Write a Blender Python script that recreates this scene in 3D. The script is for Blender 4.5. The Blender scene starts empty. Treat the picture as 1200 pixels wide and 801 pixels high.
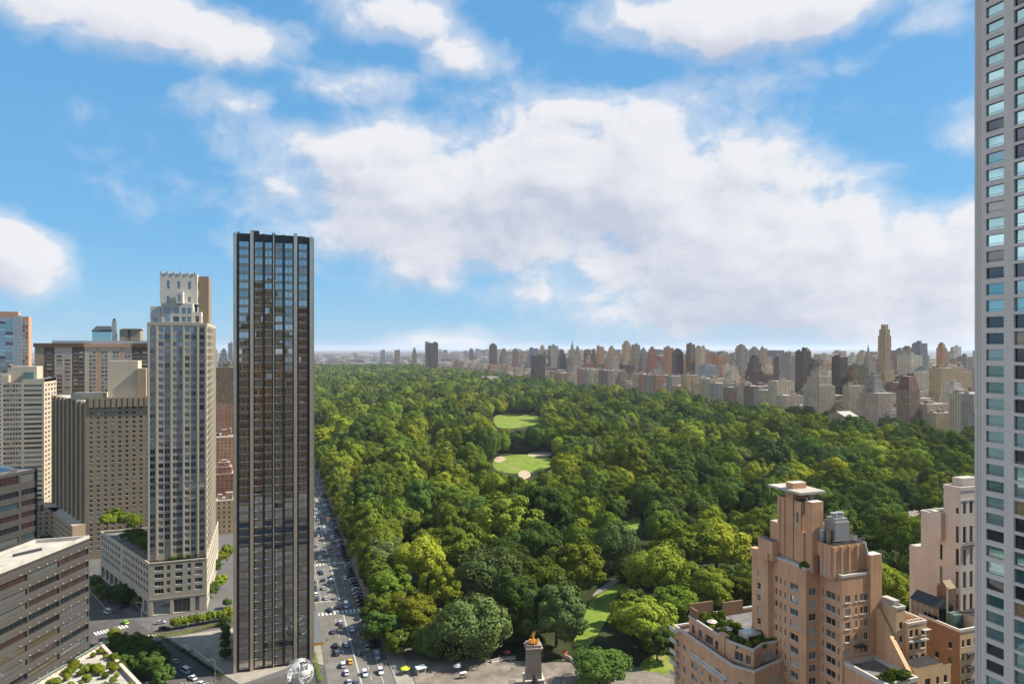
import bpy, math, random
import numpy as np
from mathutils import Vector, Matrix

SC = bpy.context.scene
COL = SC.collection
random.seed(7)
RNG = np.random.default_rng(11)

# ------------------------------------------------------------------ camera
YAW = math.radians(19.3)                 # looking this far clockwise of the avenue (+Y)
FPX, W0, HORIZON = 800.0, 1200.0, 408.0  # focal length and horizon of the 1200 x 801 photograph
EYE = 130.0
FW = (math.sin(YAW), math.cos(YAW))
RT = (math.cos(YAW), -math.sin(YAW))
cd = bpy.data.cameras.new('camera')
cam = bpy.data.objects.new('camera', cd)
COL.objects.link(cam)
cam.location = (0, 0, EYE)
cam.rotation_euler = (math.radians(90), 0, -YAW)
cd.sensor_width = 36.0
cd.lens = 36.0 * FPX / W0
cd.shift_y = 7.5 / W0
cd.clip_start = 0.5
cd.clip_end = 90000
SC.camera = cam

def at(px, py, z=0.0):
    """a point of height z seen at this place of the photograph -> world x, y"""
    t = (EYE - z) * FPX / (py - HORIZON)
    k = (px - 600.0) / FPX
    return (t * (FW[0] + k * RT[0]), t * (FW[1] + k * RT[1]))
def at_depth(px, t):
    k = (px - 600.0) / FPX
    return (t * (FW[0] + k * RT[0]), t * (FW[1] + k * RT[1]))
def proj(x, y, z=0.0):
    t = x * FW[0] + y * FW[1]
    if t < 1: return (-9999, -9999, t)
    return (600 + FPX * (x * RT[0] + y * RT[1]) / t, HORIZON + (EYE - z) * FPX / t, t)

# ------------------------------------------------------------------ light
SUN_AZ, SUN_EL = math.radians(98), math.radians(43)   # azimuth clockwise of +Y
HAZE = 3.2e-5
SKY_STRENGTH, SUN_STRENGTH = 0.101, 5.0
SC.view_settings.view_transform = 'Standard'
SC.view_settings.look = 'None'
SC.view_settings.exposure = 0.95
SC.view_settings.gamma = 1
SC.view_settings.use_curve_mapping = False
sd = bpy.data.lights.new('sun', 'SUN')
sd.energy = SUN_STRENGTH; sd.angle = math.radians(0.5); sd.color = (1.0, 0.93, 0.82)
so = bpy.data.objects.new('sun', sd); COL.objects.link(so)
sdir = Vector((math.sin(SUN_AZ)*math.cos(SUN_EL), math.cos(SUN_AZ)*math.cos(SUN_EL), math.sin(SUN_EL)))
so.rotation_euler = sdir.to_track_quat('Z', 'Y').to_euler()
so.location = (0, 0, 500)
SC.cycles.use_denoising = True
SC.cycles.max_bounces = 6
SC.cycles.diffuse_bounces = 3
SC.cycles.glossy_bounces = 3
SC.cycles.transmission_bounces = 3
SC.cycles.volume_bounces = 0
SC.cycles.transparent_max_bounces = 6
SC.cycles.caustics_reflective = False
SC.cycles.caustics_refractive = False

# ------------------------------------------------------------------ world: sky and clouds
wd = bpy.data.worlds.new('World'); SC.world = wd; wd.use_nodes = True
nt = wd.node_tree; nt.nodes.clear()
def node(t, kind, **kw):
    n = t.nodes.new(kind)
    for k, v in kw.items():
        if k.startswith('i_'): n.inputs[int(k[2:])].default_value = v
        else: setattr(n, k, v)
    return n
def M(t, op, a, b=None, c=None, clamp=False):
    n = t.nodes.new('ShaderNodeMath'); n.operation = op; n.use_clamp = clamp
    for i, v in enumerate((a, b, c)):
        if v is None: continue
        if isinstance(v, (int, float)): n.inputs[i].default_value = v
        else: t.links.new(v, n.inputs[i])
    return n.outputs[0]
def smooth(t, v, lo, hi):
    n = t.nodes.new('ShaderNodeMapRange'); n.interpolation_type = 'SMOOTHSTEP'
    t.links.new(v, n.inputs[0]); n.inputs[1].default_value = lo; n.inputs[2].default_value = hi
    n.inputs[3].default_value = 0; n.inputs[4].default_value = 1
    return n.outputs[0]

def azel(px, py):
    k = (px - 600) / FPX; v = (HORIZON - py) / FPX
    return (YAW + math.atan(k), math.atan(v / math.sqrt(1 + k*k)))
# cumulus banks: centre, half sizes (photo pixels), strength
BLOBS = [(645,218,320,82,1.08),(405,178,80,28,.85),(450,225,90,40,.62),(680,135,90,34,.72),(760,150,90,42,.75),(880,205,70,45,.7),(480,175,170,34,.85),(560,275,270,62,.8),
         (900,318,290,76,1.08),(1060,335,150,100,.9),(700,338,170,30,.6),(450,312,110,44,.50),(790,262,200,60,.9),
         (905,14,195,44,1.0),(745,28,60,38,.62),(165,26,180,44,.92),(270,50,60,26,.6),(465,20,80,40,.72),(540,62,58,34,.62),
         (265,112,64,30,.50),(420,98,90,34,.54),(800,112,60,30,.48),(930,92,80,30,.42),(950,148,40,10,.3),
         (4,302,74,46,.98),(520,404,72,24,.80),(605,410,40,11,.45),(1000,392,260,24,.55),(1140,270,60,50,.75),(310,235,60,28,.35),(1085,22,70,30,.55)]
g = bpy.data.node_groups.new('cloud_density', 'ShaderNodeTree')
g.interface.new_socket('az', in_out='INPUT', socket_type='NodeSocketFloat')
g.interface.new_socket('el', in_out='INPUT', socket_type='NodeSocketFloat')
g.interface.new_socket('d', in_out='OUTPUT', socket_type='NodeSocketFloat')
gi = g.nodes.new('NodeGroupInput'); go = g.nodes.new('NodeGroupOutput')
AZ, EL = gi.outputs[0], gi.outputs[1]
cx = g.nodes.new('ShaderNodeCombineXYZ')
g.links.new(M(g, 'MULTIPLY', AZ, 1.0), cx.inputs[0]); g.links.new(M(g, 'MULTIPLY', EL, 1.35), cx.inputs[1])
# domain warp
wn = node(g, 'ShaderNodeTexNoise'); g.links.new(cx.outputs[0], wn.inputs['Vector'])
wn.inputs['Scale'].default_value = 9; wn.inputs['Detail'].default_value = 3
wv = g.nodes.new('ShaderNodeVectorMath'); wv.operation = 'MULTIPLY_ADD'
g.links.new(wn.outputs['Color'], wv.inputs[0]); wv.inputs[1].default_value = (.07, .07, 0); g.links.new(cx.outputs[0], wv.inputs[2])
n1 = node(g, 'ShaderNodeTexNoise'); g.links.new(wv.outputs[0], n1.inputs['Vector'])
n1.inputs['Scale'].default_value = 8.5; n1.inputs['Detail'].default_value = 10; n1.inputs['Roughness'].default_value = .56
n2 = node(g, 'ShaderNodeTexNoise'); g.links.new(wv.outputs[0], n2.inputs['Vector'])
n2.inputs['Scale'].default_value = 3.3; n2.inputs['Detail'].default_value = 3
acc = None
WEST_FILL = [(-70,24,30,13,1.0),(-110,32,26,14,1.0),(-150,50,30,14,.9),(-90,58,40,12,.95),(-35,48,18,9,.8),(-125,14,22,7,.9),(-60,9,16,5,.8)]   # unseen banks behind the viewpoint, added as fill for shaded west faces, degrees
BL = []
for (px, py, rx, ry, s) in BLOBS:
    a0, e0 = azel(px, py); a1, _ = azel(px + rx, py); _, e1 = azel(px, py - ry); BL.append((a0, e0, abs(a1-a0), abs(e1-e0), s))
for (a_, e_, ra, re, s) in WEST_FILL: BL.append((math.radians(a_), math.radians(e_), math.radians(ra), math.radians(re), s))
for (a0, e0, ra, re, s) in BL:
    dx = M(g, 'DIVIDE', M(g, 'SUBTRACT', AZ, a0), ra); dy = M(g, 'DIVIDE', M(g, 'SUBTRACT', EL, e0), re)
    q = M(g, 'ADD', M(g, 'MULTIPLY', dx, dx), M(g, 'MULTIPLY', dy, dy))
    b = M(g, 'MULTIPLY', M(g, 'EXPONENT', M(g, 'MULTIPLY', q, -0.75)), s)
    acc = b if acc is None else M(g, 'SMOOTH_MAX', acc, b, 0.10)
nn = M(g, 'MULTIPLY', M(g, 'SUBTRACT', n1.outputs['Fac'], 0.5), 1.32)
n3 = M(g, 'MULTIPLY', M(g, 'SUBTRACT', n2.outputs['Fac'], 0.5), 0.40)
dens = M(g, 'ADD', M(g, 'ADD', acc, nn), n3)
g.links.new(dens, go.inputs[0])

tc = node(nt, 'ShaderNodeTexCoord'); sp = node(nt, 'ShaderNodeSeparateXYZ'); nt.links.new(tc.outputs['Generated'], sp.inputs[0])
az = M(nt, 'ARCTAN2', sp.outputs[0], sp.outputs[1]); el = M(nt, 'ARCSINE', sp.outputs[2])
def cloud(da, de):
    n = nt.nodes.new('ShaderNodeGroup'); n.node_tree = g
    nt.links.new(M(nt, 'ADD', az, da), n.inputs[0]); nt.links.new(M(nt, 'ADD', el, de), n.inputs[1])
    return n.outputs[0]
d0 = cloud(0, 0); dA = cloud(.012, .016); dB = cloud(.03, .055)
cover = M(nt, 'MULTIPLY', M(nt, 'MAXIMUM', smooth(nt, d0, .36, .66), M(nt, 'MULTIPLY', smooth(nt, d0, .18, .55), .52)), .96)   # dense cumulus and the thin veils round it
shade = M(nt, 'ADD', M(nt, 'MULTIPLY', smooth(nt, M(nt, 'SUBTRACT', dA, d0), -.18, .30), .55), M(nt, 'MULTIPLY', smooth(nt, dB, .45, 1.15), .60), clamp=True)
sky = node(nt, 'ShaderNodeTexSky', sky_type='NISHITA'); sky.sun_disc = False
sky.sun_elevation = SUN_EL; sky.sun_rotation = SUN_AZ; sky.altitude = 100
sky.air_density = 1.0; sky.dust_density = .4; sky.ozone_density = 2.2
hs = node(nt, 'ShaderNodeHueSaturation'); nt.links.new(sky.outputs[0], hs.inputs['Color'])
hs.inputs['Hue'].default_value = .49; hs.inputs['Saturation'].default_value = 1.12; hs.inputs['Value'].default_value = 1.0
# the blue of the clear air, deeper overhead, mixed over the Nishita sky
cr = node(nt, 'ShaderNodeValToRGB'); nt.links.new(M(nt, 'MULTIPLY', el, 1.6, clamp=True), cr.inputs[0])
K = 1 / 5.4
cr.color_ramp.elements[0].position = 0; cr.color_ramp.elements[0].color = (1.60*K, 3.35*K, 5.0*K, 1)
cr.color_ramp.elements[1].position = .8; cr.color_ramp.elements[1].color = (.74*K, 2.3*K, 4.45*K, 1)
e_ = cr.color_ramp.elements.new(.22); e_.color = (1.0*K, 2.75*K, 4.8*K, 1)
vs = node(nt, 'ShaderNodeVectorMath', operation='SCALE'); nt.links.new(cr.outputs[0], vs.inputs[0]); vs.inputs['Scale'].default_value = .84 / K
sm = node(nt, 'ShaderNodeMix', data_type='RGBA'); sm.inputs[0].default_value = .86
nt.links.new(hs.outputs[0], sm.inputs[6]); nt.links.new(vs.outputs[0], sm.inputs[7])
ramp = node(nt, 'ShaderNodeMix', data_type='RGBA'); nt.links.new(shade, ramp.inputs[0])
CL = 4.75
ramp.inputs[6].default_value = (.96*CL, .96*CL, .99*CL, 1); ramp.inputs[7].default_value = (.62*CL, .66*CL, .785*CL, 1)
dsun = node(nt, 'ShaderNodeVectorMath', operation='DOT_PRODUCT'); nt.links.new(tc.outputs['Generated'], dsun.inputs[0]); dsun.inputs[1].default_value = (-math.sin(SUN_AZ), -math.cos(SUN_AZ), 0)
fl = node(nt, 'ShaderNodeVectorMath', operation='SCALE'); nt.links.new(ramp.outputs[2], fl.inputs[0]); nt.links.new(M(nt, 'ADD', 1.0, M(nt, 'MULTIPLY', smooth(nt, dsun.outputs['Value'], .74, .97), 1.5)), fl.inputs['Scale'])  # clouds opposite the sun over-brightened to lift the fill on west faces
mx = node(nt, 'ShaderNodeMix', data_type='RGBA'); nt.links.new(cover, mx.inputs[0])
nt.links.new(sm.outputs[2], mx.inputs[6]); nt.links.new(fl.outputs[0], mx.inputs[7])
bg = node(nt, 'ShaderNodeBackground'); nt.links.new(mx.outputs[2], bg.inputs[0]); bg.inputs[1].default_value = SKY_STRENGTH
out = node(nt, 'ShaderNodeOutputWorld'); nt.links.new(bg.outputs[0], out.inputs[0])
wd.cycles.sampling_method = 'MANUAL'; wd.cycles.sample_map_resolution = 512
# ------------------------------------------------------------------ materials
def mat(name, color, rough=.8, spec=.3, metal=0.0, noise=None, amount=.25, bump=0.0):
    m = bpy.data.materials.new(name); m.use_nodes = True; t = m.node_tree
    b = t.nodes['Principled BSDF']
    b.inputs['Base Color'].default_value = (*color, 1); b.inputs['Roughness'].default_value = rough
    b.inputs['Specular IOR Level'].default_value = spec; b.inputs['Metallic'].default_value = metal
    if noise:
        tc = t.nodes.new('ShaderNodeTexCoord')
        n = t.nodes.new('ShaderNodeTexNoise'); n.inputs['Scale'].default_value = noise; n.inputs['Detail'].default_value = 6
        n.inputs['Roughness'].default_value = .65
        t.links.new(tc.outputs['Object'], n.inputs['Vector'])
        mr = t.nodes.new('ShaderNodeMapRange'); t.links.new(n.outputs['Fac'], mr.inputs[0])
        mr.inputs[1].default_value = .25; mr.inputs[2].default_value = .75
        mr.inputs[3].default_value = 1 - amount; mr.inputs[4].default_value = 1 + amount
        v = t.nodes.new('ShaderNodeVectorMath'); v.operation = 'SCALE'; v.inputs[0].default_value = color
        t.links.new(mr.outputs[0], v.inputs['Scale']); t.links.new(v.outputs[0], b.inputs['Base Color'])
        if bump:
            bp = t.nodes.new('ShaderNodeBump'); bp.inputs['Strength'].default_value = bump; bp.inputs['Distance'].default_value = .1
            t.links.new(n.outputs['Fac'], bp.inputs['Height']); t.links.new(bp.outputs[0], b.inputs['Normal'])
    return m

def masonry(name, color, amount=.16, bands=0.0, streak=.12):
    """brick or stone wall: blotches, fine courses, rain streaks"""
    m = mat(name, color, .88, .2); t = m.node_tree; b = t.nodes['Principled BSDF']
    tc = t.nodes.new('ShaderNodeTexCoord')
    def nz(scale, sx, sy, sz, det=5):
        mp = t.nodes.new('ShaderNodeMapping'); mp.inputs['Scale'].default_value = (sx, sy, sz)
        t.links.new(tc.outputs['Object'], mp.inputs[0])
        n = t.nodes.new('ShaderNodeTexNoise'); n.inputs['Scale'].default_value = scale; n.inputs['Detail'].default_value = det
        t.links.new(mp.outputs[0], n.inputs['Vector']); return n.outputs['Fac']
    f = M(t, 'ADD', 1.0, M(t, 'MULTIPLY', M(t, 'SUBTRACT', nz(.22, 1, 1, 1), .5), amount * 2))
    f = M(t, 'ADD', f, M(t, 'MULTIPLY', M(t, 'SUBTRACT', nz(1.2, 1, 1, .06, 3), .5), streak * 2))
    f = M(t, 'ADD', f, M(t, 'MULTIPLY', M(t, 'SUBTRACT', nz(3.0, 1, 1, 3, 2), .5), amount * 1.6))
    if bands:
        sp_ = t.nodes.new('ShaderNodeSeparateXYZ'); t.links.new(tc.outputs['Object'], sp_.inputs[0])
        fr = M(t, 'FRACT', M(t, 'DIVIDE', sp_.outputs[2], bands))
        f = M(t, 'SUBTRACT', f, M(t, 'MULTIPLY', M(t, 'LESS_THAN', fr, .07), .16))
    v = t.nodes.new('ShaderNodeVectorMath'); v.operation = 'SCALE'; v.inputs[0].default_value = color
    t.links.new(f, v.inputs['Scale']); t.links.new(v.outputs[0], b.inputs['Base Color'])
    return m

def glass(name, base, rough=.04, mirror=.5, tint=(.8, .9, 1.0)):
    m = bpy.data.materials.new(name); m.use_nodes = True; t = m.node_tree; t.nodes.clear()
    d = t.nodes.new('ShaderNodeBsdfDiffuse'); d.inputs[0].default_value = (*base, 1)
    gl = t.nodes.new('ShaderNodeBsdfGlossy'); gl.inputs[0].default_value = (*tint, 1); gl.inputs['Roughness'].default_value = rough
    fr = t.nodes.new('ShaderNodeFresnel'); fr.inputs[0].default_value = 1.5
    f = M(t, 'ADD', fr.outputs[0], mirror, clamp=True)
    x = t.nodes.new('ShaderNodeMixShader'); t.links.new(f, x.inputs[0])
    t.links.new(d.outputs[0], x.inputs[1]); t.links.new(gl.outputs[0], x.inputs[2])
    o = t.nodes.new('ShaderNodeOutputMaterial'); t.links.new(x.outputs[0], o.inputs[0])
    return m

m_frame = mat('window_frame_dark', (.05, .045, .04), .5)
m_frame_w = mat('window_frame_pale', (.55, .54, .5), .6)
G = [glass('glass_dark', (.012, .014, .016), .03, .06), glass('glass_grey', (.085, .09, .09), .03, .16),
     glass('glass_blind', (.42, .40, .35), .05, .05), glass('glass_sky', (.03, .06, .07), .03, .30)]
G_GREEN = [glass('green_glass', (.03, .10, .105), .03, .32, (.62, .93, .95)), glass('green_glass_dark', (.012, .018, .02), .03, .06),
           glass('green_glass_pale', (.13, .25, .26), .03, .40, (.65, .95, .97)), glass('gold_glass', (.26, .20, .10), .04, .08)]
G_MIRROR = [glass('mirror_glass', (.012, .014, .018), .015, .50, (.80, .82, .84)), glass('mirror_glass_dim', (.02, .02, .022), .02, .36, (.80, .80, .78)),
            glass('mirror_glass_bright', (.09, .07, .045), .03, .5, (.9, .88, .84)), glass('warm_reflection_pane', (.27, .20, .12), .03, .18)]  # last pane: warm colour stands in for mottled reflections
m_steel = mat('stainless_pier', (.56, .48, .37), .28, .5, .65, noise=.3, amount=.12)
m_bronze = mat('dark_bronze', (.028, .025, .023), .42, .5, .3)
m_span = glass('spandrel_glass', (.25, .16, .075), .08, .14, (.95, .9, .8))  # gold-tan base colour paints in warm mirrored light
m_lime = masonry('limestone', (.41, .36, .275), .10, 1.2, .10)
m_rail = mat('facade_rail', (.12, .108, .092), .5)
m_lime_l = masonry('pale_limestone', (.55, .50, .42), .09, 1.2, .10)
m_umber = masonry('umber_panel', (.23, .175, .12), .12)
m_lime_d = masonry('limestone_band', (.43, .38, .30), .12)
m_tanb = masonry('tan_concrete', (.29, .22, .14), .12)
m_brown = masonry('brown_brick', (.115, .075, .05), .16)
m_brown_pale = masonry('pale_panel', (.46, .36, .27), .12)
m_cream = masonry('cream_concrete', (.44, .37, .27), .10)
m_240 = masonry('orange_tan_brick', (.55, .325, .19), .27, .62, .24)
m_240r = masonry('brick_pier', (.52, .305, .175), .27, .62, .24)
m_trim = masonry('stone_coping', (.50, .46, .40), .15)
m_ora = masonry('cream_orange_brick', (.60, .41, .24), .12)
m_brk = masonry('old_brown_brick', (.195, .12, .075), .26, .5)
m_white = masonry('pink_white_stucco', (.56, .46, .375), .12, .9, .15)
m_grey = masonry('grey_pink_stone', (.55, .52, .475), .10, 1.0, .12)
m_twc = mat('grey_metal_panel', (.050, .046, .043), .45, .4, .1, noise=.6, amount=.18)  # panel colour darkened in place of the shadow over the office facade
m_orange = masonry('orange_brick', (.44, .25, .16), .15)
m_roof = mat('gravel_roof', (.16, .15, .14), .95, .1, noise=.35, amount=.45)
m_roof_l = mat('pale_roof', (.40, .365, .31), .9, .1, noise=.25, amount=.25)
m_roof_d = mat('tar_roof', (.035, .033, .032), .9, .1, noise=.4, amount=.4)
m_gold = mat('gilded_bronze', (.75, .42, .09), .32, .5, .85, noise=1.5, amount=.25)
m_asph = mat('asphalt', (.145, .132, .112), .9, .2, noise=.11, amount=.35)
m_asph2 = mat('broadway_asphalt', (.085, .08, .073), .9, .2, noise=.11, amount=.35)
m_side = mat('sidewalk_concrete', (.28, .25, .205), .9, .2, noise=.16, amount=.28)
m_kerb = mat('kerb_stone', (.36, .34, .31), .9)
m_plaza = mat('plaza_paving', (.185, .157, .125), .88, .2, noise=.16, amount=.55)  # mottling in the paving colour stands in for dappled tree shade
m_line = mat('road_paint', (.62, .60, .55), .8, noise=.7, amount=.3)
m_lawn = mat('lawn_grass', (.15, .205, .028), .95, .1, noise=.10, amount=.4)
def _lawn():
    t = m_lawn.node_tree; b = t.nodes['Principled BSDF']; old = b.inputs['Base Color'].links[0].from_socket
    tc = t.nodes.new('ShaderNodeTexCoord'); n = t.nodes.new('ShaderNodeTexNoise'); n.inputs['Scale'].default_value = .05; n.inputs['Detail'].default_value = 7; n.inputs['Roughness'].default_value = .7
    t.links.new(tc.outputs['Object'], n.inputs['Vector'])
    x = t.nodes.new('ShaderNodeMix'); x.data_type = 'RGBA'; t.links.new(smooth(t, n.outputs['Fac'], .48, .72), x.inputs[0]); t.links.new(old, x.inputs[6]); x.inputs[7].default_value = (.24, .215, .075, 1)
    t.links.new(x.outputs[2], b.inputs['Base Color'])
_lawn()
m_sand = mat('infield_sand', (.40, .31, .205), .95, .1, noise=.15, amount=.15)
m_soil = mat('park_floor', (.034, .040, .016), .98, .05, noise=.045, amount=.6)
m_path = mat('park_path', (.235, .205, .17), .95, .1, noise=.12, amount=.35)
m_ground = mat('city_ground', (.12, .115, .11), .95, .1, noise=.01, amount=.4)
m_metal = mat('galvanised_metal', (.42, .42, .41), .4, .5, .6)
m_darkm = mat('dark_metal', (.04, .042, .045), .5)
m_greenp = mat('greenish_copper', (.10, .17, .15), .6, noise=.8)
m_wood = mat('tank_wood', (.17, .12, .085), .9, noise=.9)
m_bark = mat('bark', (.075, .06, .045), .95, noise=1.0)
m_pinkg = masonry('pinkish_granite', (.30, .235, .185), .15)

def leafmat(name, c, trans=(.10, .14, .01)):
    m = bpy.data.materials.new(name); m.use_nodes = True; t = m.node_tree; t.nodes.clear()
    oi = t.nodes.new('ShaderNodeObjectInfo'); tc = t.nodes.new('ShaderNodeTexCoord')
    n = t.nodes.new('ShaderNodeTexNoise'); n.inputs['Scale'].default_value = .32; n.inputs['Detail'].default_value = 4
    t.links.new(tc.outputs['Object'], n.inputs['Vector'])
    ge = t.nodes.new('ShaderNodeNewGeometry')
    f = M(t, 'ADD', .38, M(t, 'MULTIPLY', oi.outputs['Random'], .55))
    f = M(t, 'MULTIPLY', f, M(t, 'ADD', .6, M(t, 'MULTIPLY', n.outputs['Fac'], .8)))
    f = M(t, 'MULTIPLY', f, M(t, 'ADD', .72, M(t, 'MULTIPLY', ge.outputs['Random Per Island'], .56)))
    hs = t.nodes.new('ShaderNodeHueSaturation'); hs.inputs['Color'].default_value = (*c, 1)
    t.links.new(M(t, 'ADD', .488, M(t, 'MULTIPLY', M(t, 'FRACT', M(t, 'MULTIPLY', oi.outputs['Random'], 7.31)), .035)), hs.inputs['Hue'])
    t.links.new(M(t, 'MULTIPLY', f, 1.76), hs.inputs['Value'])
    d = t.nodes.new('ShaderNodeBsdfDiffuse'); t.links.new(hs.outputs[0], d.inputs[0])
    tr = t.nodes.new('ShaderNodeBsdfTranslucent')
    v = t.nodes.new('ShaderNodeVectorMath'); v.operation = 'MULTIPLY'; v.inputs[1].default_value = (1.15, 1.25, .6)
    t.links.new(hs.outputs[0], v.inputs[0]); t.links.new(v.outputs[0], tr.inputs[0])
    x = t.nodes.new('ShaderNodeMixShader'); x.inputs[0].default_value = .10
    t.links.new(d.outputs[0], x.inputs[1]); t.links.new(tr.outputs[0], x.inputs[2])
    o = t.nodes.new('ShaderNodeOutputMaterial'); t.links.new(x.outputs[0], o.inputs[0])
    return m
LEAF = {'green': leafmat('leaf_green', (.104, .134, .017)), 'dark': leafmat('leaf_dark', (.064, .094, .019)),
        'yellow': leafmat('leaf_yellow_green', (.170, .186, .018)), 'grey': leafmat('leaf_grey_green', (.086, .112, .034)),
        'bright': leafmat('leaf_bright', (.155, .188, .022))}

def citymat():
    m = bpy.data.materials.new('city_wall'); m.use_nodes = True; t = m.node_tree
    b = t.nodes['Principled BSDF']; b.inputs['Roughness'].default_value = .85; b.inputs['Specular IOR Level'].default_value = .25
    at_ = t.nodes.new('ShaderNodeAttribute'); at_.attribute_name = 'tint'
    tc = t.nodes.new('ShaderNodeTexCoord'); sp_ = t.nodes.new('ShaderNodeSeparateXYZ'); t.links.new(tc.outputs['Object'], sp_.inputs[0])
    ge = t.nodes.new('ShaderNodeNewGeometry'); sn = t.nodes.new('ShaderNodeSeparateXYZ'); t.links.new(ge.outputs['Normal'], sn.inputs[0])
    h = M(t, 'ADD', sp_.outputs[0], sp_.outputs[1])
    a = at_.outputs['Alpha']
    cu = M(t, 'FLOOR', M(t, 'DIVIDE', h, 3.4)); cv = M(t, 'FLOOR', M(t, 'DIVIDE', sp_.outputs[2], 3.3))
    fu = M(t, 'FRACT', M(t, 'DIVIDE', h, 3.4)); fv = M(t, 'FRACT', M(t, 'DIVIDE', sp_.outputs[2], 3.3))
    wu = M(t, 'LESS_THAN', M(t, 'ABSOLUTE', M(t, 'SUBTRACT', fu, .5)), M(t, 'ADD', .12, M(t, 'MULTIPLY', a, .22)))
    wv_ = M(t, 'LESS_THAN', M(t, 'ABSOLUTE', M(t, 'SUBTRACT', fv, .5)), .27)
    flat = M(t, 'LESS_THAN', M(t, 'ABSOLUTE', sn.outputs[2]), .5)
    win = M(t, 'MULTIPLY', M(t, 'MULTIPLY', wu, wv_), flat)
    wn_ = t.nodes.new('ShaderNodeTexWhiteNoise'); wn_.noise_dimensions = '2D'
    cxy = t.nodes.new('ShaderNodeCombineXYZ'); t.links.new(cu, cxy.inputs[0]); t.links.new(cv, cxy.inputs[1]); t.links.new(cxy.outputs[0], wn_.inputs[0])
    wc = t.nodes.new('ShaderNodeMix'); wc.data_type = 'RGBA'; t.links.new(M(t, 'POWER', wn_.outputs[0], 3.0), wc.inputs[0])
    wc.inputs[6].default_value = (.06, .06, .062, 1); wc.inputs[7].default_value = (.20, .22, .24, 1)
    n = t.nodes.new('ShaderNodeTexNoise'); n.inputs['Scale'].default_value = .09; n.inputs['Detail'].default_value = 5; t.links.new(tc.outputs['Object'], n.inputs['Vector'])
    v = t.nodes.new('ShaderNodeVectorMath'); v.operation = 'SCALE'; t.links.new(at_.outputs['Color'], v.inputs[0])
    t.links.new(M(t, 'ADD', .5, M(t, 'MULTIPLY', n.outputs['Fac'], .8)), v.inputs['Scale'])
    rf = t.nodes.new('ShaderNodeMix'); rf.data_type = 'RGBA'; t.links.new(n.outputs['Fac'], rf.inputs[0])
    rf.inputs[6].default_value = (.10, .095, .09, 1); rf.inputs[7].default_value = (.50, .46, .41, 1)
    m1 = t.nodes.new('ShaderNodeMix'); m1.data_type = 'RGBA'; t.links.new(flat, m1.inputs[0]); t.links.new(rf.outputs[2], m1.inputs[6]); t.links.new(v.outputs[0], m1.inputs[7])
    m2 = t.nodes.new('ShaderNodeMix'); m2.data_type = 'RGBA'; t.links.new(win, m2.inputs[0]); t.links.new(m1.outputs[2], m2.inputs[6]); t.links.new(wc.outputs[2], m2.inputs[7])
    t.links.new(m2.outputs[2], b.inputs['Base Color'])
    return m
m_city = citymat()

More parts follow.
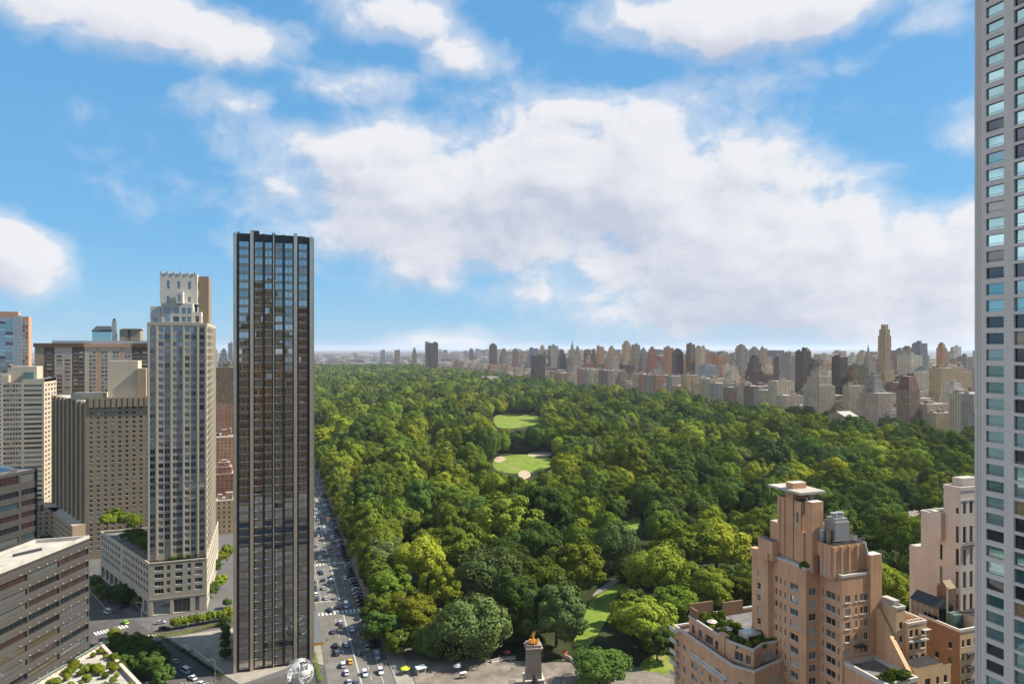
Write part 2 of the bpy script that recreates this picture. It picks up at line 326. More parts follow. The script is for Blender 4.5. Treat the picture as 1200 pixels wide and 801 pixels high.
# ------------------------------------------------------------------ mesh helpers
class MB:
    """collects faces, then links them as one mesh object"""
    def __init__(s): s.v, s.f, s.m, s.mats, s.c = [], [], [], [], []
    def mi(s, m):
        if m not in s.mats: s.mats.append(m)
        return s.mats.index(m)
    def face(s, pts, m, tint=None):
        i = len(s.v); s.v.extend([tuple(p) for p in pts]); s.f.append(tuple(range(i, i + len(pts)))); s.m.append(s.mi(m)); s.c.append(tint)
    def box(s, x0, x1, y0, y1, z0, z1, m, top=None, bottom=True, tint=None):
        p = [(x0,y0),(x1,y0),(x1,y1),(x0,y1)]; s.prism(p, z0, z1, m, top or m, bottom, tint)
    def prism(s, poly, z0, z1, m, top=None, bottom=False, tint=None, walls=True):
        n = len(poly)
        if walls:
            for i in range(n):
                a, b = poly[i], poly[(i+1) % n]
                s.face([(*a, z0), (*b, z0), (*b, z1), (*a, z1)], m, tint)
        s.face([(*p, z1) for p in poly], top or m, tint)
        if bottom: s.face([(*p, z0) for p in reversed(poly)], m, tint)
    def parapet(s, poly, z0, z1, th, m):
        """a low wall standing round the roof edge, a little proud of the wall below"""
        n = len(poly); c = Vector((sum(p[0] for p in poly)/n, sum(p[1] for p in poly)/n))
        def off(d):
            r = []
            for i in range(n):
                a, b, e = Vector(poly[i-1]), Vector(poly[i]), Vector(poly[(i+1) % n])
                d1 = (b-a).normalized(); d2 = (e-b).normalized()
                n1 = Vector((d1.y, -d1.x)); n2 = Vector((d2.y, -d2.x)); k = 1 + n1.dot(n2)
                r.append(tuple(b + (n1 + n2) * (d / max(k, .3))))
            return r
        o, i_ = off(.12), off(-th)
        for k in range(n):
            j = (k+1) % n
            s.face([(*o[k], z0), (*o[j], z0), (*o[j], z1), (*o[k], z1)], m)
            s.face([(*i_[j], z0), (*i_[k], z0), (*i_[k], z1), (*i_[j], z1)], m)
            s.face([(*o[k], z1), (*o[j], z1), (*i_[j], z1), (*i_[k], z1)], m)
            s.face([(*o[j], z0), (*o[k], z0), (*i_[k], z0), (*i_[j], z0)], m)
    def cyl(s, x, y, z0, z1, r0, r1, m, n=12, cap=True, top=None):
        a = [(x + r0*math.cos(2*math.pi*i/n), y + r0*math.sin(2*math.pi*i/n), z0) for i in range(n)]
        b = [(x + r1*math.cos(2*math.pi*i/n), y + r1*math.sin(2*math.pi*i/n), z1) for i in range(n)]
        for i in range(n): s.face([a[i], a[(i+1)%n], b[(i+1)%n], b[i]], m)
        if cap: s.face(b, top or m)
    def tube(s, p, q, r0, r1, m, n=7, cap=True):
        p, q = Vector(p), Vector(q); d = (q-p).normalized()
        u = d.cross(Vector((0,0,1)) if abs(d.z) < .9 else Vector((1,0,0))).normalized(); w = d.cross(u)
        a = [p + (u*math.cos(2*math.pi*i/n) + w*math.sin(2*math.pi*i/n))*r0 for i in range(n)]
        b = [q + (u*math.cos(2*math.pi*i/n) + w*math.sin(2*math.pi*i/n))*r1 for i in range(n)]
        for i in range(n): s.face([a[i], b[i], b[(i+1)%n], a[(i+1)%n]], m)
        if cap: s.face(b, m); s.face(a[::-1], m)
    def ball(s, x, y, z, rx, ry, rz, m, n=10, k=7):
        P = [[(x + rx*math.sin(math.pi*j/k)*math.cos(2*math.pi*i/n), y + ry*math.sin(math.pi*j/k)*math.sin(2*math.pi*i/n), z - rz*math.cos(math.pi*j/k)) for i in range(n)] for j in range(k+1)]
        for j in range(k):
            for i in range(n):
                q = [P[j][i], P[j][(i+1)%n], P[j+1][(i+1)%n], P[j+1][i]]
                if j == 0: q = q[1:]; q = [P[0][0], P[1][(i+1)%n], P[1][i]]
                if j == k-1: q = [P[j][i], P[j][(i+1)%n], P[k][0]]
                s.face(q, m)
    def mesh(s, name, smooth=False):
        me = bpy.data.meshes.new(name); me.from_pydata(s.v, [], s.f)
        for m in s.mats: me.materials.append(m)
        if len(s.mats) > 1: me.polygons.foreach_set('material_index', s.m)
        if any(c is not None for c in s.c):
            ca = me.color_attributes.new('tint', 'FLOAT_COLOR', 'CORNER'); arr = []
            for f, c in zip(s.f, s.c): arr.extend((c or (.4,.4,.4,.5)) * len(f))
            ca.data.foreach_set('color', arr)
        if smooth: me.polygons.foreach_set('use_smooth', [True]*len(s.f))
        me.update(); return me
    def build(s, name, parent=None, smooth=False, loc=None, merge=True):
        me = s.mesh(name, smooth)
        if merge and len(s.f) < 60000:
            import bmesh
            bm = bmesh.new(); bm.from_mesh(me); bmesh.ops.remove_doubles(bm, verts=bm.verts, dist=.002); bm.to_mesh(me); bm.free()
        o = bpy.data.objects.new(name, me); COL.objects.link(o)
        if parent: o.parent = parent
        if loc: o.location = loc
        return o

def tag(o, label=None, cat=None, group=None, kind=None):
    if label: o['label'] = label
    if cat: o['category'] = cat
    if group: o['group'] = group
    if kind: o['kind'] = kind
    return o
def empty(name, label, cat, loc=(0,0,0), rz=0, group=None):
    o = bpy.data.objects.new(name, None); COL.objects.link(o); o.location = loc; o.rotation_euler = (0,0,rz)
    o.empty_display_size = .5
    return tag(o, label, cat, group)
KIDS = {}
def kids(o): return KIDS.get(o.name) or [c for c in bpy.data.objects if c.parent == o]
def copy_tree(o, loc=None, rz=None, scale=None, label=None, group=None, parent=None):
    if o.name not in KIDS: KIDS[o.name] = [c for c in bpy.data.objects if c.parent == o]
    c = o.copy(); COL.objects.link(c)
    if parent: c.parent = parent
    if loc is not None: c.location = loc
    if rz is not None: c.rotation_euler = (0,0,rz)
    if scale is not None: c.scale = scale if isinstance(scale, tuple) else (scale,)*3
    if label: c['label'] = label
    if group: c['group'] = group
    for ch in KIDS[o.name]: copy_tree(ch, parent=c)
    return c
def ground_sheet(name, poly, z, m, kind='structure', h=0):
    b = MB()
    if h: b.prism(poly, z, z + h, m_kerb, m)
    else: b.face([(*p, z) for p in poly], m)
    return tag(b.build(name), kind=kind)

# ------------------------------------------------------------------ facades
class Building:
    """walls with real window openings; the windows become parts (the 100 that show largest) and one mass for the rest"""
    def __init__(s, name, label, cat='building', group=None, glass_=None, frame=None, gw=(5,3,1.2,1)):
        s.root = empty(name, label, cat, group=group); s.w = MB(); s.win = []; s.g = glass_ or G; s.fr = frame or m_frame; s.gw = gw; s.sillm = m_trim
    def wall(s, p0, p1, z0, z1, m, cols, rows, depth=.28, span=None, skip=None, style='sash'):
        p0, p1 = Vector((*p0, 0)), Vector((*p1, 0)); L = (p1-p0).length; u = (p1-p0)/L; n = Vector((u.y, -u.x, 0))
        cols = sorted([c for c in cols if c[0] > .05 and c[1] < L-.05]); rows = sorted([r for r in rows if r[0] > z0+.05 and r[1] < z1-.05])
        xs = [0.0]; zs = [z0]
        for a, b in cols: xs += [a, b]
        for a, b in rows: zs += [a, b]
        xs.append(L); zs.append(z1)
        P = lambda x, z, d=0: p0 + u*x - n*d + Vector((0, 0, z))
        if not cols or not rows:
            s.w.face([P(0,z0), P(L,z0), P(L,z1), P(0,z1)], m); return
        for i in range(len(xs)-1):
            wi = i % 2 == 1
            if not wi:
                s.w.face([P(xs[i],z0), P(xs[i+1],z0), P(xs[i+1],z1), P(xs[i],z1)], m); continue
            for j in range(len(zs)-1):
                a, b, c, d = xs[i], xs[i+1], zs[j], zs[j+1]
                if b-a < 1e-4 or d-c < 1e-4: continue
                if j % 2 == 0 or (skip and skip(i//2, j//2)):
                    s.w.face([P(a,c), P(b,c), P(b,d), P(a,d)], (span if span and j % 2 == 0 and 0 < j < len(zs)-2 else m)); continue
                D = depth
                s.w.face([P(a,c), P(a,c,D), P(a,d,D), P(a,d)][::-1], m); s.w.face([P(b,c,D), P(b,c), P(b,d), P(b,d,D)][::-1], m)
                s.w.face([P(a,c), P(b,c), P(b,c,D), P(a,c,D)], m); s.w.face([P(a,d,D), P(b,d,D), P(b,d), P(a,d)], m)
                s.win.append((P(a,c,D), u, n, b-a, d-c, style))
    CACHE = {}
    def wmesh(s, w, h, style, k, mb=None, mtx=None):
        """one window: glass set in a frame with its bars"""
        t = .07 if w < 2.5 else .05
        quads = [([(0,0),(w,0),(w,h),(0,h)], .0, s.g[k])]
        bars = [(0,0,t,h),(w-t,0,w,h),(t,0,w-t,t),(t,h-t,w-t,h)]
        if style == 'sash': bars.append((t, h*.5-.04, w-t, h*.5+.04))
        if style == 'pair': bars.append((w/2-.05, t, w/2+.05, h-t))
        if style == 'triple': bars += [(w/3-.05, t, w/3+.05, h-t), (2*w/3-.05, t, 2*w/3+.05, h-t)]
        if style == 'sill': bars.append((t, h*.18, w-t, h*.18+.07))
        if style == 'many':
            q = max(2, int(w/1.5)); bars += [(w*i/q-.04, t, w*i/q+.04, h-t) for i in range(1, q)]
        if style == 'none': bars = []
        sill = style in ('sash', 'pair', 'triple')
        out = mb or MB(); T = (lambda x, y, z: mtx @ Vector((x, y, z))) if mtx else (lambda x, y, z: (x, y, z))
        for pts, y, m in quads: out.face([T(x, -.01, z) for x, z in pts], m)
        for (a, b, c, d) in bars: out.face([T(x, -.05, z) for x, z in ((a,b),(c,b),(c,d),(a,d))], s.fr)
        if sill:                                                      # a stone sill standing out under the opening
            A = [(-.12,-.40),(w+.12,-.40)]
            for q_ in ([(-.12,-.42,.06),(w+.12,-.42,.06),(w+.12,-.01,.09),(-.12,-.01,.09)], [(-.12,-.42,-.12),(w+.12,-.42,-.12),(w+.12,-.42,.06),(-.12,-.42,.06)], [(-.12,-.30,-.12),(-.12,-.42,-.12),(-.12,-.42,.06),(-.12,-.30,.06)], [(w+.12,-.42,-.12),(w+.12,-.30,-.12),(w+.12,-.30,.06),(w+.12,-.42,.06)]): out.face([T(*p_) for p_ in q_], s.sillm)
        return out
    def finish(s, limit=100, name='window', tilt=0.0):
        s.w.build('wall', s.root)
        def size(q):
            p = q[0]; v = p - Vector((0,0,EYE)); d = v.length
            fx = proj(p.x, p.y, p.z); ok = -20 < fx[0] < 1220 and fx[1] < 815
            return -(q[3]*q[4]*abs(v.dot(q[2]))/d**3) if ok else 0
        s.win.sort(key=size)
        rest = MB()
        ks = list(range(len(s.g)))
        for i, (p, u, n, w, h, style) in enumerate(s.win):
            k = random.choices(ks, weights=s.gw)[0]
            uu, nn_ = u, n
            if tilt:
                nn_ = (n + Vector((random.gauss(0, tilt), random.gauss(0, tilt), random.gauss(0, tilt*.6)))).normalized()
            zz = (Vector((0,0,1)) - nn_*nn_.z).normalized(); uu = zz.cross(nn_)
            mt = Matrix.Translation(p) @ Matrix((( uu.x, -nn_.x, zz.x), (uu.y, -nn_.y, zz.y), (uu.z, -nn_.z, zz.z))).to_4x4()
            if i < limit:
                key = (round(w,1), round(h,1), style, s.g[k].name, s.fr.name)
                if key not in Building.CACHE: Building.CACHE[key] = s.wmesh(w, h, style, k).mesh('window')
                o = bpy.data.objects.new(name, Building.CACHE[key]); COL.objects.link(o); o.parent = s.root; o.matrix_local = mt
            else: s.wmesh(w, h, style, k, rest, mt)
        if rest.f: tag(rest.build(name, s.root, merge=False), kind='stuff')
        return s.root
def rep(start, pitch, size, n): return [(start + pitch*i, start + pitch*i + size) for i in range(n)]
def cols_even(L, n, w, margin=0.0):
    if not n: return []
    p = (L - 2*margin) / n
    return [(margin + p*(i+.5) - w/2, margin + p*(i+.5) + w/2) for i in range(n)]
# ------------------------------------------------------------------ ground, roads, park floor
ground_sheet('ground', [(-60000,-60000),(60000,-60000),(60000,60000),(-60000,60000)], -.10, m_ground)
ground_sheet('avenue_road', [(20,150),(45,150),(45,4300),(20,4300)], .0, m_asph)
ground_sheet('avenue_pavement', [(45.2,255),(52,255),(52,4300),(45.2,4300)], 0, m_side, h=.13)
ground_sheet('hotel_pavement', [(13,296),(19.8,290),(19.8,342),(13,342)], 0, m_side, h=.13)
ground_sheet('far_avenue_pavement', [(12,362),(19.8,362),(19.8,4300),(12,4300)], 0, m_side, h=.13)
ground_sheet('broadway_road', [(-38,228),(-12.3,283),(-49,342.5),(-80,402),(-112,470),(-150,560),(-175,560),(-136,470),(-100,392),(-74,330),(-59,264)], .004, m_asph2)
ground_sheet('circle_road', [(-37.5,150),(19.9,150),(19.9,289),(-11.8,283),(-37.5,228)], .004, m_asph2)
ground_sheet('side_street_road', [(-56,345.5),(-48.5,345.5),(19.9,345.5),(19.9,361),(-44,361)], .008, m_asph2)
ground_sheet('hotel_plaza', [(-12,284),(12.8,296),(12.8,342),(-47.5,342)], 0, m_side, h=.13)
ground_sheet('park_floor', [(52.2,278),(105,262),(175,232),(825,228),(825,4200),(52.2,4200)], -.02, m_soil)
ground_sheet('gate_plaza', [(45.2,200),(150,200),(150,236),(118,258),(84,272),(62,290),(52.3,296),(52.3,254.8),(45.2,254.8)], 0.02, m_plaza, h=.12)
ground_sheet('park_south_road', [(150,180),(834,180),(834,206),(150,206)], .0, m_asph)
ground_sheet('fifth_avenue_road', [(826,200),(838,200),(838,4300),(826,4300)], .0, m_asph)

def strip(mb, x0, x1, y0, y1, z=.02): mb.face([(x0,y0,z),(x1,y0,z),(x1,y1,z),(x0,y1,z)], m_line)
ln = MB()
for k in range(60): strip(ln, 28.2, 28.36, 262+9*k, 265.5+9*k)
for k in range(60): strip(ln, 36.6, 36.76, 262+9*k, 265.5+9*k)
strip(ln, 32.3, 32.45, 362, 900); strip(ln, 32.6, 32.75, 362, 900); strip(ln, 40.6, 40.75, 262, 900); strip(ln, 23.4, 23.5, 362, 900)
strip(ln, 32.3, 32.45, 250, 342); strip(ln, 32.6, 32.75, 250, 342)
strip(ln, 33, 45, 342.3, 342.8); strip(ln, 20.2, 32, 363, 363.5)
for Y in (344.2,):
    for k in range(13): strip(ln, 20.6+1.9*k, 21.5+1.9*k, Y, Y+3.6)
for Y in (424, 504, 584, 664):
    for k in range(13): strip(ln, 20.6+1.9*k, 21.5+1.9*k, Y, Y+3.2)
tag(ln.build('road_markings', merge=False), kind='structure')
bl = MB()
def bar_q(mb, c, d, L, w, z=.02):
    d = Vector(d).normalized(); n = Vector((-d.y, d.x)); c = Vector(c)
    q = [c - d*L/2 - n*w/2, c + d*L/2 - n*w/2, c + d*L/2 + n*w/2, c - d*L/2 + n*w/2]
    mb.face([(p.x, p.y, z) for p in q], m_line)
for k in range(11):                                                   # zebra over Broadway and its continuation
    c = at(112 + 3.6*k, 742 - .9*k); bar_q(bl, c, (-.45, .89), 4.4, .75)
for k in range(9):
    c = at(156 + 3.9*k, 748 - .6*k); bar_q(bl, c, (-.45, .89), 4.0, .75)
for k in range(8): bar_q(bl, at(214+5*k, 800-.0*k), (-.5, .86), 3, .14)
a, b = Vector(at(104, 690)), Vector(at(132, 722))
bar_q(bl, (a+b)/2, b-a, (b-a).length, .18)
tag(bl.build('broadway_markings', merge=False), kind='structure')

# lawns, ball fields and paths: outlines read off the ground plane
LAWNS = {'oval_lawn': ([(577,486),(600,484.5),(628,485.5),(634,491),(630,499),(600,502),(580,501)], .02, m_lawn),
 'ball_field_lawn': ([(581,537),(600,532),(640,533),(648,540),(642,551),(612,555),(583,553),(576,544)], .02, m_lawn),
 'long_lawn': ([(668,756),(690,760),(703,738),(724,706),(742,685),(726,682),(706,693),(690,706),(682,730)], .02, m_lawn),
 'corner_lawn': ([(748,776),(770,764),(790,770),(788,800),(752,798)], .02, m_lawn),
 'small_lawn': ([(726,622),(736,608),(752,604),(750,616),(742,624)], .02, m_lawn)}
def soften(pp, n=3):
    for _ in range(n): pp = [q for a, c in zip(pp, pp[1:]+pp[:1]) for q in ((a[0]*.75+c[0]*.25, a[1]*.75+c[1]*.25), (a[0]*.25+c[0]*.75, a[1]*.25+c[1]*.75))]
    return pp
for k, (pp, z, m) in LAWNS.items(): ground_sheet(k, [at(*p) for p in soften(pp)][::-1], z, m)
SANDS = [[(576,536),(590,533.5),(594,538),(583,543)],[(617,530),(644,527.5),(648,534),(620,535.5)],[(606,552),(618,550),(624,558),(610,563)]]
for i, pp in enumerate(SANDS): ground_sheet('infield_sand', [at(*p) for p in soften(pp)][::-1], .05, m_sand)
PATHS = [[(456,494),(474,492),(476,498),(458,499)],[(498,507),(507,506),(509,512),(498,513)],[(498,522),(512,521),(512,529),(499,530)],[(496,556),(503,554),(509,565),(499,567)],
 [(692,700),(700,690),(722,676),(728,680),(704,694)],[(648,640),(662,635),(664,645),(652,648)],[(737,572),(748,568),(750,575),(740,578)],
 [(808,568),(822,563),(826,570),(812,574)],[(905,517),(925,514),(928,519),(910,521)],[(470,670),(478,662),(486,672),(476,682)],
 [(530,720),(538,700),(545,702),(538,724)],[(1062,600),(1075,592),(1080,602),(1068,606)],[(1020,504),(1034,501),(1038,505),(1024,508)]]
for pp in PATHS: ground_sheet('park_path', [at(*p) for p in soften(pp)], .03, m_path)
CLEAR = [v[0] for v in LAWNS.values()] + SANDS + PATHS

# ------------------------------------------------------------------ the dark glass tower by the circle
b = Building('glass_tower', 'tall slender dark glass tower with pale steel piers standing alone beside the avenue', 'tower', glass_=G_MIRROR, frame=m_bronze, gw=(8,3,.8,1.6))
X0, X1, YS, YN, HT = -15.0, 15.6, 295.0, 332.0, 176.0
U = lambda px: (px - 273.0) / 93.0 * 30.6
bays = [(279.6,290.4),(297.6,306.6),(309.4,317.4),(321.4,329.8),(332.6,341.8),(349.2,359.2)]
nf = 52; ph = (HT - 3) / nf
rows = rep(1.2, ph, ph*.66, nf)
b.wall((X0,YS), (X1,YS), 0, HT, m_bronze, [(U(a),U(c)) for a, c in bays], rows, depth=.12, span=m_span, style='pair')
ec = cols_even(YN-YS, 8, 3.0, 2)
b.wall((X1,YS), (X1,YN), 0, HT, m_bronze, ec, [], 0)
b.wall((X0,YN), (X0,YS), 0, HT, m_bronze, ec, [], 0)
b.w.face([(X1,YN,0),(X0,YN,0),(X0,YN,HT),(X1,YN,HT)], m_bronze); b.w.prism([(X0,YS),(X1,YS),(X1,YN),(X0,YN)], 0, HT-.6, m_roof_d, walls=False)
b.finish(100, tilt=.009)
for a, c, h, w_ in ((273.2,276.8,176.3,.9),(292.2,296.0,177.3,1.0),(343.2,347.2,177.2,1.0),(362.2,365.8,176.2,.9)):
    q = MB(); q.box(X0+U(a), X0+U(c), YS-w_, YS-.002, 0, h, m_steel)
    q.build('pier', b.root)
    if h > 177.25: q = MB(); q.box(X0+U(a)+.1, X0+U(c)+2.2, YS+.02, YS+4, HT-.5, h+.3, m_bronze); q.build('pier_cap', b.root)
for a, c, d_, h in ((277.8,279.8,.35,176.8),(306.8,309.2,.55,176.4),(317.6,318.8,.5,177),(320,321.2,.5,177),(330,332.4,.55,176.4),(359,361,.35,176)):
    q = MB(); q.box(X0+U(a), X0+U(c), YS-d_, YS-.002, 0, h, m_bronze); q.build('mullion', b.root)
q = MB(); q.box(X0+U(318.8), X0+U(320), YS-.62, YS-.003, 0, 177, m_steel); q.build('pier', b.root)
for y in np.linspace(YS+3, YN-3, 7):
    q = MB(); q.box(X1+.002, X1+.7, y-.5, y+.5, 0, HT, m_steel); q.build('pier', b.root)
q = MB(); q.box(-13, 13, YS+4, YN-4, HT-.5, HT+.9, m_roof_d); q.build('roof_plant', b.root)

# ------------------------------------------------------------------ limestone tower and its podium
b = Building('limestone_tower', 'pale limestone apartment tower with stepped crown beside the dark glass tower', 'tower', frame=m_frame_w, gw=(2,6,1.0,1.6))
g_rows = lambda z0, n: rep(z0, 3.55, 2.35, n)
TX0, TX1, TY0, TY1 = -58.5, -31.5, 377.0, 432.0
colsS = [(1.2,3.3),(5.0,7.2),(7.8,10.0),(11.4,12.7),(12.85,14.15),(14.3,15.6),(16.8,19.0),(19.6,21.8),(23.5,25.7)]
b.wall((TX0,TY0), (TX1,TY0), 25, 142, m_lime, colsS, g_rows(28, 32), depth=.4, style='pair')
b.wall((TX1,TY0), (TX1,TY1), 0, 142, m_lime, cols_even(55, 13, 2.2, 1), g_rows(28, 32), depth=.4, style='pair')
b.wall((TX1,TY1), (TX0,TY1), 25, 142, m_lime, [], []); b.wall((TX0,TY1), (TX0,TY0), 25, 142, m_lime, cols_even(55, 10, 1.9, 1), g_rows(28, 32)[::3], style='pair')
b.w.prism([(TX0,TY0),(TX1,TY0),(TX1,TY1),(TX0,TY1)], 25, 142, m_roof_l, walls=False)
# projecting centre bay and cornices
for x0, x1, z in ((TX0+10.9, TX0+16, 140),):
    pass
def tier(bd, x0, x1, y0, y1, z0, z1, m, cS=None, cE=None, rows=None, style='pair'):
    bd.wall((x0,y0), (x1,y0), z0, z1, m, cS or [], rows or [], .4, style=style); bd.wall((x1,y0), (x1,y1), z0, z1, m, cE or [], rows or [], .4, style=style)
    bd.wall((x1,y1), (x0,y1), z0, z1, m, [], []); bd.wall((x0,y1), (x0,y0), z0, z1, m, [], [])
    bd.w.prism([(x0,y0),(x1,y0),(x1,y1),(x0,y1)], z0, z1, m_roof_l, walls=False)
tier(b, -57.6, -53.0, 380, 396, 142, 151, m_lime_l, [(1.2,3.4)], None, [(143.2,145.6),(147,149.4)])
tier(b, -52.6, -38.2, 378.6, 400, 142, 152.6, m_lime_l, [(1.6,4.0),(5.4,8.2),(9.2,11.2),(11.8,13.6)], cols_even(21,5,2.2,1), [(143.3,146),(147.4,150.4)], 'triple')
tier(b, -53.8, -36.6, 384, 405, 152.5, 168, m_lime_l, [(3.0,4.4),(7.8,9.2),(12.8,14.2)], cols_even(21,4,1.6,1), [(153.6,156.4),(160.2,164.2)])
tier(b, -36.4, -31.6, 388, 404, 142, 167.4, m_umber, [], [], [])
tier(b, -38.0, -34.4, 379.5, 387.5, 142, 148.5, m_lime_l, [(.9,2.6)], [(1.5,3),(4.5,6)], [(143.3,146.4)])
tier(b, -45.8, -42.6, 377.6, 383.6, 152.5, 158.5, m_lime_l, [(.8,2.2)], [], [(153.4,157)])
for i, x in enumerate((-53.3,-50.4,-47.3,-44.4,-41,-37.8)): b.w.box(x-.5, x+.5, 383.7, 384.6, 168, 169.2, m_lime_l)
for x_ in (.55, 4.15, 10.7, 16.2, 22.7, 26.4): b.w.box(TX0+x_-.28, TX0+x_+.28, TY0-.38, TY0-.003, 25.5, 141.3, m_lime)
for y_ in np.linspace(4.5, 51, 7): b.w.box(TX1+.003, TX1+.42, TY0+y_-.35, TY0+y_+.35, 26, 141.3, m_lime)
# podium: splayed along Broadway
PA, PB, PC, PD = (-92.8,445.0), (-56.6,370.6), (-31.0,370.6), (-31.0,446)
prow = rep(10.6, 3.7, 2.3, 4)
L = (Vector(PA)-Vector(PB)).length
b.wall(PA, PB, 8.2, 25.3, m_lime, [c for c in cols_even(L, 20, 2.1, 1.5) if not (L*.42 < c[0] < L*.5)], prow, .4, style='pair')
b.wall(PB, PC, 8.2, 25.3, m_lime, [(2.2,6.2),(7.6,9.2),(11.4,14.6),(16.8,18.4),(20.2,23.6)], prow, .4, style='triple')
b.wall(PA, PB, 0, 7.8, m_lime_d, cols_even(L, 10, 6.0, 1), [(.4,6.6)], 1.2, style='many')
b.wall(PB, PC, 0, 7.8, m_lime_d, [(1.6,9.0),(10.6,18.0),(20.2,22.2)], [(.4,7.0)], 1.2, style='many')
b.wall(PC, PD, 0, 25.3, m_lime, cols_even(74, 18, 2.1, 2), [(3,5)]+prow, .4, style='pair'); b.w.face([(*PD,0),(*PA,0),(*PA,25.3),(*PD,25.3)], m_lime)
pod = [PA, PB, PC, PD]
b.w.prism(pod, 0, 24.4, m_roof, walls=False); b.w.parapet(pod, 7.8, 8.25, .3, m_lime); b.w.parapet(pod, 25.3, 25.9, .5, m_lime)
b.w.parapet([(TX0,TY0),(TX1,TY0),(TX1,TY1),(TX0,TY1)], 141.4, 142.9, .5, m_lime)
b.w.parapet([(TX0,TY0),(TX1,TY0),(TX1,TY1),(TX0,TY1)], 63.2, 63.7, .2, m_lime)
b.finish(100)

# ------------------------------------------------------------------ wide tan block behind, splayed along Broadway
b = Building('apartment_block', 'wide tan apartment block with rows of small dark windows behind the limestone tower', gw=(7,2,1.2,.3))
c0 = Vector((-109.,484.)); bd_ = Vector((-.437,.90)).normalized()
far = c0 + bd_*86
b.wall(tuple(c0), (-60,484), 0, 99, m_tanb, cols_even(49, 12, 1.7, 1.0), rep(5, 3.0, 1.5, 30), .35)
r7 = cols_even(86, 13, 2.4, 2)
b.wall(tuple(far), tuple(c0), 22, 97, m_tanb, r7, rep(24, 3.0, 1.6, 24), .6)
b.wall((-60,484), (-60,560), 0, 99, m_tanb, [], [])
b.w.face([(-60,560,0),(*far,0),(*far,97),(-60,560,99)], m_tanb)
b.w.face([(*far,97),(*c0,97),(-60,484,97),(-60,560,97)], m_roof_l)
# bay columns on the splayed side, low wing along the street
nb = Vector((bd_.y, -bd_.x))*-1
for i in range(8):
    p = far.lerp(c0, (i+.5)/8); q = [p - bd_*-1.6 + nb*0, p + bd_*-1.6, p + bd_*-1.6 + nb*1.5, p - bd_*-1.6 + nb*1.5]
    q = [tuple(v) for v in q]
    b.w.prism(q[::-1] if (Vector(q[1])-Vector(q[0])).cross(Vector(q[2])-Vector(q[1])) < 0 else q, 22, 97.5, m_tanb)
lw = [far + nb*7, c0 + nb*7, c0, far]
b.wall(tuple(lw[0]), tuple(lw[1]), 0, 22, m_tanb, cols_even(86, 22, 1.6, 1), rep(4, 3.4, 1.9, 5), .3)
b.wall(tuple(lw[1]), tuple(lw[2]), 0, 22, m_tanb, [], []); b.w.face([(*p, 22) for p in lw], m_roof_l)
for x in np.linspace(-106, -63, 15): b.w.box(x-1.1, x+1.1, 483.1, 483.95, 93.5, 99.6, m_tanb)
q = MB(); q.box(-100, -83, 500, 514, 97, 122, m_cream, m_roof_l); q.build('roof_bulkhead', b.root)
q = MB(); q.box(-83, -78, 498, 508, 97, 117, m_tanb, m_roof_l); q.build('roof_bulkhead', b.root)
q = MB(); q.box(-70, -61, 486, 500, 98, 105, m_cream, m_roof_l); q.build('roof_bulkhead', b.root)
q = MB(); q.box(-122, -104, 505, 520, 97, 101, m_cream, m_roof_l); q.build('roof_bulkhead', b.root)
b.finish(100)

# ------------------------------------------------------------------ brown slab with its sunlit centre painted in as cream
b = Building('apartment_slab', 'broad dark brown apartment slab with middle bays coloured as sunlit and long flat roof', gw=(5,3,1.5,.5))
bx0, bx1, by = -171.0, -86.0, 610.0
def seg(x0, x1, m, n, w, y=by, style='pair', z1=131): b.wall((x0,y), (x1,y), 0, z1, m, cols_even(x1-x0, n, w, .4), rep(6, 3.0, 1.55, 41), .3, style=style)
seg(bx0, bx0+6, m_tanb, 0, 1); seg(bx0+6, bx0+13, m_brown, 1, 3); seg(bx0+13, bx0+24.5, m_brown_pale, 2, 4.2); seg(bx0+24.5, bx0+33, m_brown, 2, 2.6)
for k in range(4): seg(bx0+33+8.1*k, bx0+35.4+8.1*k, m_cream if k % 2 == 0 else m_orange, 0, 1); seg(bx0+35.4+8.1*k, bx0+41.1+8.1*k, m_cream, 2, 2.0)
seg(bx0+65.4, bx0+72, m_brown, 1, 4); seg(bx0+72, bx1, m_brown, 2, 4.8)
b.wall((bx1,by), (bx1,by+24), 0, 131, m_brown, cols_even(24,5,2,1), rep(6,3.0,1.6,41), .3); b.w.face([(bx0,by,0),(bx0,by+24,0),(bx0,by+24,131),(bx0,by,131)][::-1], m_tanb)
b.w.face([(bx1,by+24,0),(bx0,by+24,0),(bx0,by+24,131),(bx1,by+24,131)], m_brown); b.w.prism([(bx0,by),(bx1,by),(bx1,by+24),(bx0,by+24)], 0, 130.6, m_roof_d, walls=False)
b.w.box(bx0-.8, bx0+32.6, by-.8, by+24.8, 131, 134, m_brown); b.w.box(bx0+32.7, bx0+66, by-.6, by+24.6, 131, 133.6, m_orange); b.w.box(bx0+66.1, bx1+.4, by-.8, by+24.8, 131, 134, m_brown)
b.finish(100)
q = MB(); q.box(bx0+10, bx1-2, by+5, by+19, 134.01, 136, m_metal, m_roof_l)
for i in range(7): x = bx0+12+i*10; q.tube((x,by+5,136),(x,by+5,137.8),.12,.12,m_metal); q.tube((x,by+5,137.8),(x+10,by+5,137.8),.1,.1,m_metal)
q.build('roof_plant', b.root)
